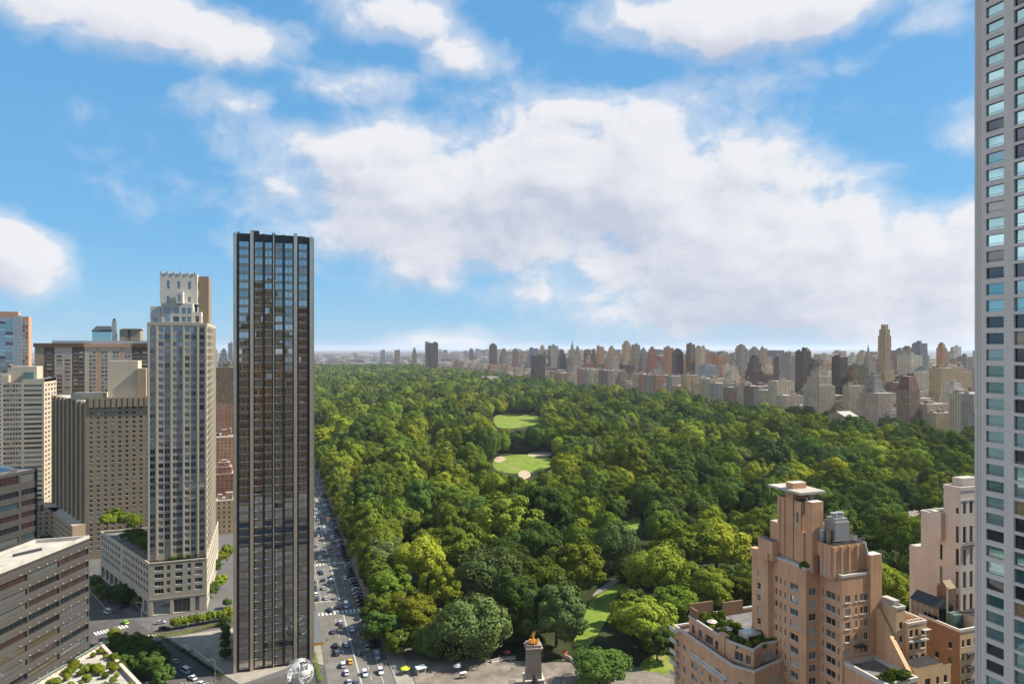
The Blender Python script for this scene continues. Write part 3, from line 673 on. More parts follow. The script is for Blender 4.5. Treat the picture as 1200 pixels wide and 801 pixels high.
# pavilion-roofed office seen over it
r = empty('office_tower', 'small grey roofed glass pavilion peeking over the roof of the brown slab', 'tower')
q = MB(); x0, y0 = at_depth(108, 740); x1, _ = at_depth(129, 740); q.box(x0, x1, y0, y0+18, 0, 148, G_GREEN[2], m_metal); q.build('glass_block', r)
q = MB(); q.prism([(x0-.5,y0-.5),(x1+.5,y0-.5),(x1+.5,y0+18.5),(x0-.5,y0+18.5)], 148, 149.2, m_darkm)
q.face([(x0-.5,y0-.5,149.2),(x1+.5,y0-.5,149.2),(x1-2,y0+9,154.5),(x0+2,y0+9,154.5)], m_darkm); q.face([(x1+.5,y0+18.5,149.2),(x0-.5,y0+18.5,149.2),(x0+2,y0+9,154.5),(x1-2,y0+9,154.5)], m_darkm)
q.face([(x1+.5,y0-.5,149.2),(x1+.5,y0+18.5,149.2),(x1-2,y0+9,154.5)], m_darkm); q.face([(x0-.5,y0+18.5,149.2),(x0-.5,y0-.5,149.2),(x0+2,y0+9,154.5)], m_darkm); q.build('roof', r)
q = MB(); xa, ya = at_depth(131, 742); q.box(xa, xa+4.5, ya, ya+5, 0, 160, m_metal, m_darkm); q.box(xa+1, xa+3, ya+1, ya+3, 160, 162.5, m_darkm); q.build('stair_tower', r)
q = MB(); xa, ya = at_depth(140, 738); xb, _ = at_depth(163, 738); q.box(xa, xb, ya, ya+16, 0, 150.5, m_tanb, m_roof_l); q.box(xa+8, xa+10.5, ya-.3, ya-.01, 137, 150.3, m_darkm); q.box(xa+2, xb+1.6, ya-1.2, ya+16, 150.6, 151.6, m_roof_l); q.build('drum_block', r)

# ------------------------------------------------------------------ cream office block at the edge, glass and brick tower, more behind
b = Building('office_block', 'cream office block with banded windows below the orange topped glass tower', gw=(5,3,1,.3))
x0, y0 = at_depth(3, 480); x1 = at_depth(47, 480)[0]
xc = at_depth(32, 480)[0]
b.wall((x0,y0), (xc-5,y0), 0, 106, m_cream, cols_even(xc-5-x0, 6, 2.0, .5), rep(4,3.4,1.8,30), .5)
b.wall((xc-5,y0), (x1,y0), 0, 108, m_cream, [(1.2,x1-xc+3.8)], rep(4,3.4,1.7,30), .6, style='many')
b.wall((x1,y0), (x1,y0+30), 0, 108, m_cream, cols_even(30,4,4,1), rep(4,3.4,1.7,30), .5, style='many')
b.w.prism([(x0,y0),(x1,y0),(x1,y0+30),(x0,y0+30)], 0, 105.9, m_roof, walls=False); b.w.face([(x1,y0+30,0),(x0,y0+30,0),(x0,y0+30,106),(x1,y0+30,106)], m_cream)
b.w.box(xc-5, x1, y0+.3, y0+29.5, 106, 108, m_cream, m_roof)
q = MB(); xa = at_depth(14,490)[0]; xb = at_depth(41,490)[0]; q.box(xa, xb, y0+8, y0+22, 106, 117, m_cream, m_roof_l); q.box(xa-5, xa-.2, y0+4, y0+20, 106, 111, m_cream, m_roof_l); q.box(xb-7, xb-1, y0+5, y0+7.9, 108, 113, m_greenp, m_roof); q.build('roof_bulkhead', b.root)
b.finish(100)
b = Building('glass_brick_tower', 'blue glass and orange brick tower at the edge of the view below open sky', 'tower', glass_=G_GREEN[:3]+[G[3]], gw=(2,1.5,3,2))
x0, y0 = at_depth(-14, 700); xg = at_depth(13, 700)[0]; xm = at_depth(21.5, 700)[0]; x1 = at_depth(29, 700)[0]
b.wall((x0,y0), (xg,y0), 0, 162, m_metal, cols_even(xg-x0, 3, 7, .2), rep(4,3.6,2.6,43), .2, style='many')
b.wall((xg+.01,y0-2), (xm,y0-2), 0, 164, m_metal, cols_even(xm-xg, 2, 3.1, .2), rep(4,3.6,3.0,44), .15, style='none')
b.wall((xm+.01,y0-1), (x1,y0-1), 0, 163, m_orange, cols_even(x1-xm, 2, 2.2, .4), rep(4,3.6,2.0,43), .3)
b.w.box(xg, xm, y0-1.9, y0, 0, 163.8, m_metal); b.w.box(xm, x1, y0-.5, y0+9, 0, 162.8, m_orange, m_roof_l); b.w.box(x0, xm, y0+.4, y0+9, 0, 161.8, m_orange, m_roof_l)
b.w.box(x0, at_depth(17.5,700)[0], y0+.5, y0+8, 162, 168, m_orange, m_roof_l)
b.finish(90)
# tower block of dark glass with a domed drum, and the low office block in front of it
b = Building('dark_office_tower', 'dark purple glass office block with banded floors under a low glass dome', glass_=[glass('wine_glass',(.03,.016,.018),.04,.10)]+G[:2]+[G[3]], frame=m_twc, gw=(6,2,1,.5))
p0, p1 = (-92.0,291.0), (-84.6,305.0); d = (Vector(p1)-Vector(p0)).normalized(); p0 = tuple(Vector(p0) - d*14)
L = (Vector(p1)-Vector(p0)).length
b.wall(p0, p1, 0, 84.5, m_twc, [(.5,L*.32),(L*.36,L*.72),(L*.76,L-.4)], rep(4,4.2,2.1,18)+[(80.3,83.2)], .35, style='many')
bk = [tuple(Vector(p1)+Vector((-32,16))), tuple(Vector(p0)+Vector((-32,16)))]
b.w.face([(*p1,0),(*bk[0],0),(*bk[0],84.5),(*p1,84.5)], m_twc); b.w.face([(*q_,84.4) for q_ in (p0,p1,bk[0],bk[1])], m_roof)
b.w.face([(*bk[1],0),(*p0,0),(*p0,84.5),(*bk[1],84.5)], m_twc)
b.finish(60)
q = MB(); c = Vector((-93,299)); q.ball(c.x-4, c.y, 84.4, 7.0, 7.0, 2.6, G_MIRROR[1], 24, 9); q.cyl(c.x-4, c.y, 84.4, 85.2, 7.4, 7.4, m_darkm, 28); q.build('glass_dome', b.root, smooth=True)

b = Building('office_block', 'grey banded office block with pale sharp cornered roof beside the street', glass_=[G[0], glass('amber_glass',(.07,.055,.03),.05,.08), G[1], glass('red_brown_glass',(.04,.022,.018),.04,.08)], frame=m_twc, gw=(4,1,3,1))
p1 = Vector((-58.,262.)); p0v = Vector((-72.5,229.)); d = (p1-p0v).normalized(); p0v = p1 - d*66; L = 66.0
bands = rep(3.4, 4.15, 1.9, 15)
b.wall(tuple(p0v), tuple(p1), 0, 67.0, m_twc, [(.3,L*.2),(L*.21,L*.40),(L*.41,L*.60),(L*.61,L*.795),(L*.805,L-.4)], bands, .45, style='many')
n_ = Vector((d.y, -d.x))
for z in [3.4+4.15*i for i in range(15)]:                                 # horizontal rails standing off the spandrels
    for k, dz in enumerate((2.35, 2.95, 3.55, 4.05)):
        a, c = p0v + n_*.01, p1 + n_*.01
        b.w.prism([tuple(a), tuple(c), tuple(c + n_*-.0 + n_*.22)[:2], tuple(a + n_*.22)][::-1], z+dz-.30, z+dz-.19, m_rail, bottom=True)
roofp = [tuple(p0v), tuple(p1), (-73.5,262.3), (-79.,249.), tuple(p0v + Vector((-22,4)))]
b.w.prism(roofp, 0, 66.5, m_twc, m_roof_l, walls=False)
for i in range(1, 5): b.w.face([(*roofp[i],0),(*roofp[(i+1)%5],0),(*roofp[(i+1)%5],67),(*roofp[i],67)], m_twc)
b.w.parapet(roofp, 66.6, 67.6, .6, m_roof_l)
q = MB(); a, c = Vector((-75,247)), Vector((-69,252)); q.prism([tuple(a), tuple(a+d*.0+Vector((.5,-.5))), tuple(c+Vector((.5,-.5))), tuple(c)], 66.52, 67.3, m_darkm); q.build('roof_vent', b.root)
for zz in [3.4+4.15*i for i in range(15)]:
    q = MB()
    for k in range(9):
        p = p1 - d*(2 + k*3.4); e = n_*.3
        q.prism([tuple(p-d*.12+n_*.23), tuple(p-d*.12+n_*.5), tuple(p+d*.12+n_*.5), tuple(p+d*.12+n_*.23)], zz+2.4, zz+2.7, m_roof_l, bottom=True)
    tag(q.build('facade_lamp', b.root, merge=False), kind='stuff')
b.finish(100)
# low wing with a planted roof terrace in front of it
r = empty('roof_terrace_building', 'low building with white edged planted roof terrace at the street corner', 'building')
tp = [tuple(p1 - d*52 + n_*.9), (-38.5-16*.6,229.6-32.4*-.0-22), (-38.5,229.6), (-54.0,262.6)]
tp = [tuple(p1 - d*50 + n_*.9), (-24.0,200.5), (-54.2,262.2)]
q = MB(); q.prism(tp, 0, 30, m_twc, m_roof_l); q.build('wall', r)
q = MB(); q.parapet(tp, 30, 31.1, .9, m_white); q.build('parapet', r)
ROOFGARDEN = tp
e0, e1 = Vector(tp[0]), Vector(tp[2])
q = MB()
for k in range(26):
    p = e0.lerp(e1, k/25); q.tube((p.x+.5,p.y-.3,30),(p.x+.5+1.6,p.y-1.2,33.2),.07,.07,m_metal,5)
a, c = e0+Vector((.6,-.4)), e1+Vector((.6,-.4))
q.face([(a.x,a.y,31.2),(c.x,c.y,31.2),(c.x+2.2,c.y-1.2,33.4),(a.x+2.2,a.y-1.2,33.4)], G_GREEN[2]); q.build('glass_canopy', r, merge=False)

# ------------------------------------------------------------------ terraced brick apartment house by the park
b = Building('terraced_apartment_house', 'orange brick apartment house with stepped roof terraces and rooftop penthouse above the park', gw=(3,3,3,1), frame=m_frame_w)
H0 = 48.6
w1 = [(111,173),(111,146.2),(114,141.6),(127,145.2),(140,145.2),(140,173)]
b.wall(w1[0], w1[1], 0, H0, m_240, [(1.2,2.2),(4.4,6.0),(8.6,11.4),(13.4,14.6),(16.8,18.2),(20,22.4),(24,25.6)], rep(2.0,3.2,1.75,14), .3, style='triple')
b.wall(w1[1], w1[2], 0, H0, m_240, [(1.5,3.6)], rep(2.0,3.2,1.75,14), .3, style='pair')
b.wall(w1[2], w1[3], 0, H0, m_240, [(1.4,3.0),(5.2,8.0),(9.8,11.6)], rep(2.0,3.2,1.75,14), .3, style='triple')
for i in (3,4,5): b.w.face([(*w1[i],0),(*w1[(i+1)%6],0),(*w1[(i+1)%6],H0),(*w1[i],H0)], m_240)
b.w.prism(w1, 0, H0-1.0, m_roof, walls=False)
w2 = [(113.6,169.5),(113.6,155.6),(114.3,155.5),(113.6,151.6),(116.3,144.3),(122,147.4),(129,146.7),(139,146.7),(139,169.5)]
w2 = [(113.6,169.5),(113.6,151.6),(116.3,144.6),(121,147.0),(129,146.9),(139,146.9),(139,169.5)]
b.wall(w2[0], w2[1], H0-.9, 52.4, m_240, [(1.4,3.2),(4.6,6.4),(8,11.4),(12.4,15.6)], [(48.4,50.8)], .35, style='many')
b.wall(w2[1], w2[2], H0-.9, 52.4, m_240, [(2.0,4.4),(5.2,6.6)], [(48.4,50.8)], .35, style='pair')
b.wall(w2[2], w2[3], H0-.9, 52.4, m_240, [(1.6,3.4)], [(48.4,50.8)], .35, style='pair')
b.wall(w2[3], w2[4], H0-.9, 52.4, m_240, [(1,3),(4.2,6.6)], [(48.4,50.8)], .35, style='pair')
for i in (4,5,6): b.w.face([(*w2[i],H0-.9),(*w2[(i+1)%7],H0-.9),(*w2[(i+1)%7],52.4),(*w2[i],52.4)], m_240)
b.w.prism(w2, H0, 51.2, m_roof, walls=False)
b.w.box(113.2, 114.9, 152.6, 155.2, H0-.9, 53.6, m_240r); b.w.box(113.7, 121.5, 169.0, 169.48, 52.41, 56.2, m_brk); b.w.box(125, 132, 169.0, 169.48, 52.41, 55.2, m_brk); b.w.box(113.7,114.2,165.8,168.95,52.41,55.4,m_brk)
# tall block: recessed west side, stepped south
Ht = 74.5
t = [(124,155),(124,148.6),(125.6,148.5),(125.6,136.6),(130,136.6),(130,129.5),(141.6,129.5),(141.6,155)]
fr = rep(H0-22, 3.2, 1.75, 14); fr = [r_ for r_ in fr if r_[1] < Ht-1.2]
b.wall(t[0], t[1], 30, Ht, m_240, [(2.2,3.6)], fr, .3); b.wall(t[1], t[2], 30, Ht, m_240, [], [])
b.wall(t[2], t[3], 30, Ht, m_240, [(.8,1.8),(2.6,3.3),(4.3,5.0),(6.4,9.2)], fr, .3, style='pair'); b.wall(t[3], t[4], 30, Ht, m_240, [(.9,3.2)], fr, .3, style='pair')
b.wall(t[4], t[5], 30, Ht, m_240, [(.6,1.3),(2.0,5.0),(5.7,6.4)], fr, .3, style='pair')
b.wall(t[5], t[6], 30, Ht, m_240, [(1.0,2.6),(4.0,4.7),(5.6,6.5),(6.8,8.2)], fr, .3, style='pair'); b.wall(t[6], t[7], 30, Ht, m_240, cols_even(25.5,6,1.6,1), fr, .3)
b.w.face([(*t[7],30),(*t[0],30),(*t[0],Ht),(*t[7],Ht)], m_240); b.w.prism(t, 30, Ht-.9, m_roof_d, walls=False)
b.w.prism([(123.6,155.2),(123.6,148.4),(125.5,148.4),(125.5,155.2)], Ht-.8, Ht+1.1, m_240)
# penthouse: solid block, two piers carrying a thin slab, lower block
b.w.box(126.6, 132, 139, 148, Ht-.8, 91, m_240, m_roof); b.w.box(126.2, 130.5, 141.8, 144.4, Ht-.7, 95.3, m_240r, m_trim); b.w.box(126.9, 130.4, 135.9, 138.3, Ht-.7, 91.6, m_240r, m_trim)
b.w.box(128.4, 139.2, 130.9, 138.2, Ht-.8, 82, m_240, m_roof_d); b.w.box(126.4,127.4,138.4,141.6,Ht-.6,83.5,m_240r)
b.w.box(138.6, 142.2, 129.2, 131.6, Ht-12, 79.2, m_240r, m_trim)
b.w.box(127.6,128.2,135,136.4,Ht-.6,78.4,m_brk)
b.w.box(124.3,126.58,147.2,152.8,Ht-.7,79.0,m_240,m_roof); b.w.box(127.6,131.4,148.02,152,Ht-.7,83.4,m_240,m_roof_l); b.w.box(132.02,136.4,140,147,Ht-.7,84.6,m_240,m_roof)
b.w.box(134.2,135.6,143,145,84.6,88.4,m_240r,m_trim); b.w.box(137.4,138.8,150,152,Ht-.7,79.6,m_240r,m_trim); b.w.box(138.0,139.15,135.6,138.1,82.01,84.4,m_brk)
for y_ in (139.6,145.4,147.2): b.w.box(126.32,126.59,y_-.35,y_+.35,Ht-.7,90.6,m_240r)
for x_ in (128.9,131.2,133.6,136.2,138.4): b.w.box(x_-.3,x_+.3,130.66,130.89,Ht-.7,81.6,m_240r)
for y_ in (131.4,134.2,136.6): b.w.box(128.14,128.39,y_-.3,y_+.3,Ht-.7,81.6,m_240r)
b.wall((126.25,141.4),(126.25,139.0), 83.6, 90.9, m_240, [(.7,1.7)], [(85.4,88.2)], .2, style='pair')
# south wing with planted terrace and a raking wall
b.w.prism([(130.6,117.5),(140.2,117.5),(140.2,129.4),(130.6,129.4)], 0, 53.4, m_240, m_roof)
b.w.face([(140.3,129.3,66),(140.3,120,54),(141.5,120,54),(141.5,129.3,66)], m_ora); b.w.face([(140.3,129.3,50),(140.3,120,50),(140.3,120,54),(140.3,129.3,66)], m_240); b.w.face([(140.3,120,50),(141.5,120,50),(141.5,120,54),(140.3,120,54)], m_240)
b.finish(100)
R240 = b.root
for nm, poly, z0, z1 in (('coping', w1, H0, H0+.55), ('coping', w2, 52.4, 52.9), ('coping', t, Ht, Ht+.6), ('coping', [(130.6,117.5),(140.2,117.5),(140.2,129.4),(130.6,129.4)], 53.4, 54.4)):
    q = MB(); q.parapet(poly, z0, z1, .4, m_trim); q.build(nm, R240)
q = MB(); q.box(124.6, 132.8, 137.6, 149.2, 93.2, 93.8, m_roof_l)
for x, y in ((125.2,148.6),(131.6,148.6),(131.8,143),(131.6,139.2)): q.tube((x,y,91),(x,y,93.2),.15,.15,m_darkm,6)
q.build('roof_slab', R240)
q = MB(); q.parapet([(111.0,165),(111.0,148.5),(111.6,148.5),(111.6,165)], 44.2, 44.9, .3, m_trim); q.box(110.2,110.98,149,164,43.6,44.1,m_trim); q.build('balcony', R240)
for k in range(5):
    q = MB(); z = 35+3.2*k; q.box(109.6, 110.98, 170.2, 173.4, z, z+.25, m_trim); q.box(109.6,109.75,170.2,173.4,z+.25,z+1.2,m_trim); q.build('balcony', R240)
q = MB(); q.box(133.5,136.5,128.3,129.49,57.4,57.7,m_darkm)
for k in range(9): q.tube((133.5+k*.37,128.35,57.7),(133.5+k*.37,128.35,58.7),.03,.03,m_darkm,4)
q.build('balcony', R240, merge=False)
q = MB()                                             # cooling plant on the lower block
q.box(130.4,134.8,132.0,135.6,82.6,87.2,m_metal); q.box(130.7,134.5,132.3,135.3,87.2,88.0,m_metal)
for i in range(5): q.box(130.25,130.39,132.2+.62*i,132.6+.62*i,83,87.2,m_metal)
q.cyl(131.7,133.8,88.4,89.2,.9,.9,m_metal); q.cyl(133.6,133.8,88.4,89.2,1.0,1.0,m_metal); q.build('cooling_plant', R240)
q = MB(); q.cyl(129.6,135.4,82,84.5,.9,.9,m_metal); q.ball(129.6,135.4,84.5,.95,.95,.8,m_metal); q.cyl(129.5,133.2,82,85.2,.6,.6,m_tanb); q.build('roof_tank', R240)
q = MB()
for (p, s) in (((126.2,148,75.5),(126.0,137.5,75.0)),((126.6,147.5,77),(127.0,142,74.6))): q.tube(p, s, .3, .3, m_metal)
q.tube((138.2,131.0,82),(139.8,130.0,75.4),.45,.45,m_metal); q.tube((139.8,130.0,75.4),(141.0,131.8,75.4),.35,.35,m_metal)
q.build('duct', R240, merge=False)
q = MB(); q.box(129.2,129.26,129.6,129.9,74,78,m_metal); q.box(128.35,128.39,133.0,134.1,74,77.4,m_roof_l); q.box(130.6,131.6,130.84,130.89,74,77.4,m_roof_l); q.build('door', R240)
def railing(pts, z, h=1.0):
    q = MB()
    for a, c in zip(pts, pts[1:]):
        a, c = Vector((*a, z)), Vector((*c, z)); n = max(2, int((c-a).length/.8)); up = Vector((0,0,h))
        for k in range(n+1): p = a.lerp(c, k/n); q.tube(p, p+up, .03, .03, m_darkm, 4)
        q.tube(a+up, c+up, .035, .035, m_darkm, 4); q.tube(a+up*.5, c+up*.5, .025, .025, m_darkm, 4)
    q.build('railing', R240, merge=False)
railing([(125.9,147),(125.9,136.9),(130.2,136.9),(130.2,129.9),(138.4,129.9)], Ht+.6, .7); railing([(128.7,138),(128.7,131.2),(139,131.2)], 82, 1.0); railing([(113.9,168),(113.9,152),(116.5,145.2),(121,147.4),(129,147.3)], 52.9, .6); railing([(111.3,172),(111.3,146.5),(114.2,142.2),(126,145.5)], H0+.55, .6)
for (x_, y_, z_) in ((127.3,150,Ht-.9),(133,152,Ht-.9),(139.5,134,Ht-.9),(136.4,132.2,82),(137.6,136.2,82),(128.5,146,91),(130.6,140.4,91),(133.6,141.6,84.6)):
    q = MB(); q.box(x_-.6,x_+.6,y_-.5,y_+.5,z_+.3,z_+1.5,m_metal); q.cyl(x_,y_,z_+1.5,z_+1.7,.4,.4,m_darkm,8)
    for i_ in (-.5,.5): q.box(x_+i_-.06,x_+i_+.06,y_-.4,y_+.4,z_,z_+.3,m_darkm)
    q.build('roof_unit', R240)
q = MB(); q.box(118.5,123,150,153.5,51.2,54.2,m_white,m_metal); q.box(119,122.4,149.8,149.99,51.6,53.6,G[0]); q.build('garden_room', R240)
TERRACES = [(114.4,116.6,149,166,51.2), (117,123.6,156,168.5,51.2), (117,123.4,148.3,151,51.2), (121.5,128,147.4,149.6,51.2), (131.4,139.4,118.2,121.2,53.4), (123.2,123.9,150,155,51.2), (126.2,129.6,137.2,147.8,74.0)]

# ------------------------------------------------------------------ cream house, brown brick house, pale stepped tower
b = Building('terraced_house', 'small cream orange brick apartment house with white rooftop terraces between two larger buildings', gw=(5,3,1,.3))
b.wall((142.2,131),(142.2,125), 20, 67, m_ora, [(1.6,3.0)], rep(46,3.2,1.8,6), .3, style='pair'); b.wall((142.2,125),(145,125), 20, 67, m_ora, [(.9,2.0)], rep(46,3.2,1.7,6), .3)
b.w.prism([(142.2,131),(142.2,125),(145,125),(145,131)], 20, 66.4, m_roof_l, walls=False); b.w.face([(145,125,20),(145,131,20),(145,131,67),(145,125,67)], m_ora)
b.wall((145.02,124.2),(151,124.2), 20, 63, m_ora, [(.5,1.6),(2.2,3.4),(4.2,5.5)], rep(44.5,3.1,1.8,6), .3, style='pair'); b.w.face([(145.02,131,20),(145.02,124.2,20),(145.02,124.2,63),(145.02,131,63)], m_ora); b.w.face([(151,124.2,20),(151,131,20),(151,131,63),(151,124.2,63)], m_ora)
b.w.prism([(145.02,131),(145.02,124.2),(151,124.2),(151,131)], 20, 61.9, m_roof_l, walls=False)
b.w.box(142.3,151,119.9,124.15,20,55,m_ora,m_roof_d)
b.wall((142.3,119.4),(153,119.4), 20, 54.8, m_ora, [(2.4,4.2),(6,7),(8.4,9.6)], rep(34.4,3.2,1.9,6), .3, style='pair')
b.finish(80)
q = MB(); q.parapet([(142.2,131),(142.2,125),(145,125),(145,131)],67,67.5,.3,m_trim); q.box(142.6,144.4,126,129.6,66.5,68.6,m_roof_l); q.build('coping', b.root)
q = MB(); q.box(145.1,151,123.4,124.1,59.0,59.3,m_trim)
for k in range(14): q.tube((145.2+.44*k,123.45,59.3),(145.2+.44*k,123.45,60.3),.03,.03,m_metal,4)
q.box(145.1,150.9,123.42,123.5,60.2,60.3,m_metal); q.build('balcony', b.root, merge=False)
q = MB(); q.box(148.8,151.2,122.9,124.0,61.6,61.75,m_roof_l); q.tube((149,123,59.3),(149,123,61.6),.05,.05,m_metal); q.tube((151,123,59.3),(151,123,61.6),.05,.05,m_metal); q.build('awning', b.root)
q = MB(); q.parapet([(145.02,131),(145.02,124.2),(151,124.2),(151,131)],63,63.6,.25,m_white)
for k in range(5): q.cyl(146+k*1.05,125,62,63.9,.3,.34,m_white,8)
q.build('roof_fence', b.root, merge=False)
b = Building('apartment_house', 'old brown brick apartment house with dark glasshouse on its roof', gw=(5,3,1,.3))
b.wall((165,137.8),(165,126.3), 10, 57.8, m_brk, [(1.2,2.0),(4.6,5.7),(8.4,9.4)], [(z, z+1.7) for z in (31,34.4,38,41.4,45,48.6,52.6)], .3, skip=lambda i, j: (i+j*2) % 3 == 1)
b.wall((165,126.3),(178,126.3), 10, 57.8, m_ora, [(.7,1.7),(2.4,3.9),(5,6.5)], rep(30,3.4,1.9,8), .4, style='pair')
b.w.prism([(165,137.8),(165,126.3),(178,126.3),(178,137.8)], 10, 57.0, m_roof_d, walls=False)
b.w.parapet([(165,137.8),(165,126.3),(178,126.3),(178,137.8)], 57.8, 58.5, .35, m_trim)
for k in range(7): z = 32+3.4*k; b.w.box(166.8, 172, 125.3, 126.28, z-.3, z-.05, m_darkm)
b.finish(60)
q = MB(); q.box(166.2,171.5,133.2,141.5,57.1,61,G[0],m_darkm)
for i in range(6): q.tube((166.15,133.2+i*1.6,57.1),(166.15,133.2+i*1.6,61.1),.08,.08,m_metal,5)
q.face([(166,133,61.1),(171.7,133,61.1),(168.8,133,63.2)], m_darkm); q.face([(166,133,61.12),(168.8,133,63.2),(168.8,141.7,63.2),(166,141.7,61.12)], m_darkm); q.build('glasshouse', b.root, merge=False)
q = MB(); q.box(168.0,170.6,129.8,132.2,57.1,60.4,m_greenp); q.build('roof_box', b.root)
q = MB(); x, y = 170.5, 136.5; q.box(x,x+3,y-2.6,y+.6,57.1,65.6,m_brk); q.face([(x,y-2.6,65.6),(x,y+.6,65.6),(x,y-1,67.4)][::-1], m_brk); q.face([(x,y-2.6,65.6),(x,y-1,67.4),(x+3,y-1,67.4),(x+3,y-2.6,65.6)], m_tanb); q.face([(x,y+.6,65.6),(x,y-1,67.4),(x+3,y-1,67.4),(x+3,y+.6,65.6)], m_tanb); q.build('gabled_bulkhead', b.root)
q = MB(); q.cyl(168.6,132.6,57.1,67,.25,.25,m_roof_l,10); q.build('flue', b.root)
q = MB(); q.box(171,177.5,127,131.5,57.1,60.6,m_cream,m_roof_d)
for k in range(5): q.tube((167.5+k*1.5,131.6-k*.3,60.5),(168.5+k*1.5,128.6-k*.3,61.3),.06,.06,m_darkm,4)
q.build('roof_bulkhead', b.root, merge=False)
b = Building('stepped_tower', 'pale pinkish stepped apartment tower with blank flank and narrow windows', 'tower', gw=(5,3,1,.2))
b.wall((178,152),(178,148.2), 20, 72, m_white, [], []); b.w.box(178.02,190,148.2,152,20,71.9,m_white,m_roof_l)
b.wall((178,148.2),(178,140.6), 20, 82.4, m_white, [(6.0,6.8)], rep(45.6,6.2,4.4,5)+[(77.4,79)], .35, style='triple'); b.w.prism([(178,148.2),(178,140.6),(190,140.6),(190,148.2)], 20, 82, m_roof, walls=False)
b.w.face([(190,148.2,20),(178,148.2,20),(178,148.2,82.4),(190,148.2,82.4)], m_white)
b.wall((177.4,140.6),(177.4,135.6), 20, 91, m_white, [(3.6,4.5)], rep(45.6,6.2,4.6,6)+[(84.6,86.2)], .4, style='triple'); b.w.face([(178,140.6,20),(177.4,140.6,20),(177.4,140.6,91),(190,140.6,91),(190,140.6,20)], m_white)
b.wall((177.4,135.6),(190,135.6), 20, 91, m_white, [(.9,2.2),(3.4,4.7),(6,7.3),(8.6,9.9)], rep(45.6,6.2,4.6,6)+[(84.6,88)], .4, style='triple'); b.w.prism([(177.4,140.6),(177.4,135.6),(190,135.6),(190,140.6)], 20, 90.4, m_roof_l, walls=False)
b.w.parapet([(177.4,140.6),(177.4,135.6),(190,135.6),(190,140.6)], 91, 92, .4, m_white); b.w.parapet([(177.4,140.6),(177.4,135.6),(190,135.6),(190,140.6)], 88.2, 88.8, .25, m_white)
b.w.box(175.9,177.39,140.2,143.4,76.5,84.2,m_white,m_trim); b.w.box(180,186,137,140,90.5,94,m_white,m_roof_l)
b.finish(60)
q = MB(); q.parapet([(178,148.2),(178,140.6),(190,140.6),(190,148.2)],82.4,83.0,.35,m_trim); q.build('coping', b.root)
for z in (51.6, 76.4):
    q = MB(); q.box(178.0,182.8,134.7,135.58,z-.6,z-.35,m_darkm)
    for k in range(14): q.tube((178.1+.35*k,134.75,z-.35),(178.1+.35*k,134.75,z+.7),.03,.03,m_darkm,4)
    q.box(178.0,182.8,134.72,134.8,z+.66,z+.74,m_darkm); q.build('balcony', b.root, merge=False)

# ------------------------------------------------------------------ tower cut by the edge of the view
b = Building('stone_tower', 'tall grey stone tower with greenish windows filling the edge of the view', 'tower', glass_=G_GREEN, gw=(4,2.6,3.2,1.1))
yN = 93.5; L = 60.0
cc = []
y = 2.35
k = 0
widths = [(2.4,5.25),(7.3,11.4),(13.2,17.3),(19.3,22.2),(24.2,28.3),(30.2,34.3)]
b.wall((126,yN),(126,yN-6.6), 0, 235, m_grey, [(2.2,5.5)], rep(3.1,3.04,2.05,76), .42, style='sill')
b.wall((126,yN-6.6),(126,yN-18.0), 0, 235, m_grey, [(.7,4.8),(6.4,10.6)], rep(2.9,3.04,2.45,76), .5, style='sill')
b.wall((126,yN-18),(126,yN-L), 0, 235, m_grey, [(1.3,4.2),(6.2,10.3),(12.2,16.3)], rep(3.2,3.04,1.85,76), .42, style='sill')
b.w.face([(186,yN,0),(126,yN,0),(126,yN,235),(186,yN,235)], m_grey); b.w.face([(126,yN,235),(126,yN-L,235),(186,yN-L,235),(186,yN,235)], m_roof)
b.w.face([(126,yN-L,0),(186,yN-L,0),(186,yN-L,235),(126,yN-L,235)], m_grey)
for y0_, y1_ in ((.35,.55),(.95,1.1)): b.w.box(125.86,125.995,yN-y1_,yN-y0_,0,235,m_grey)
b.finish(100, tilt=.012)
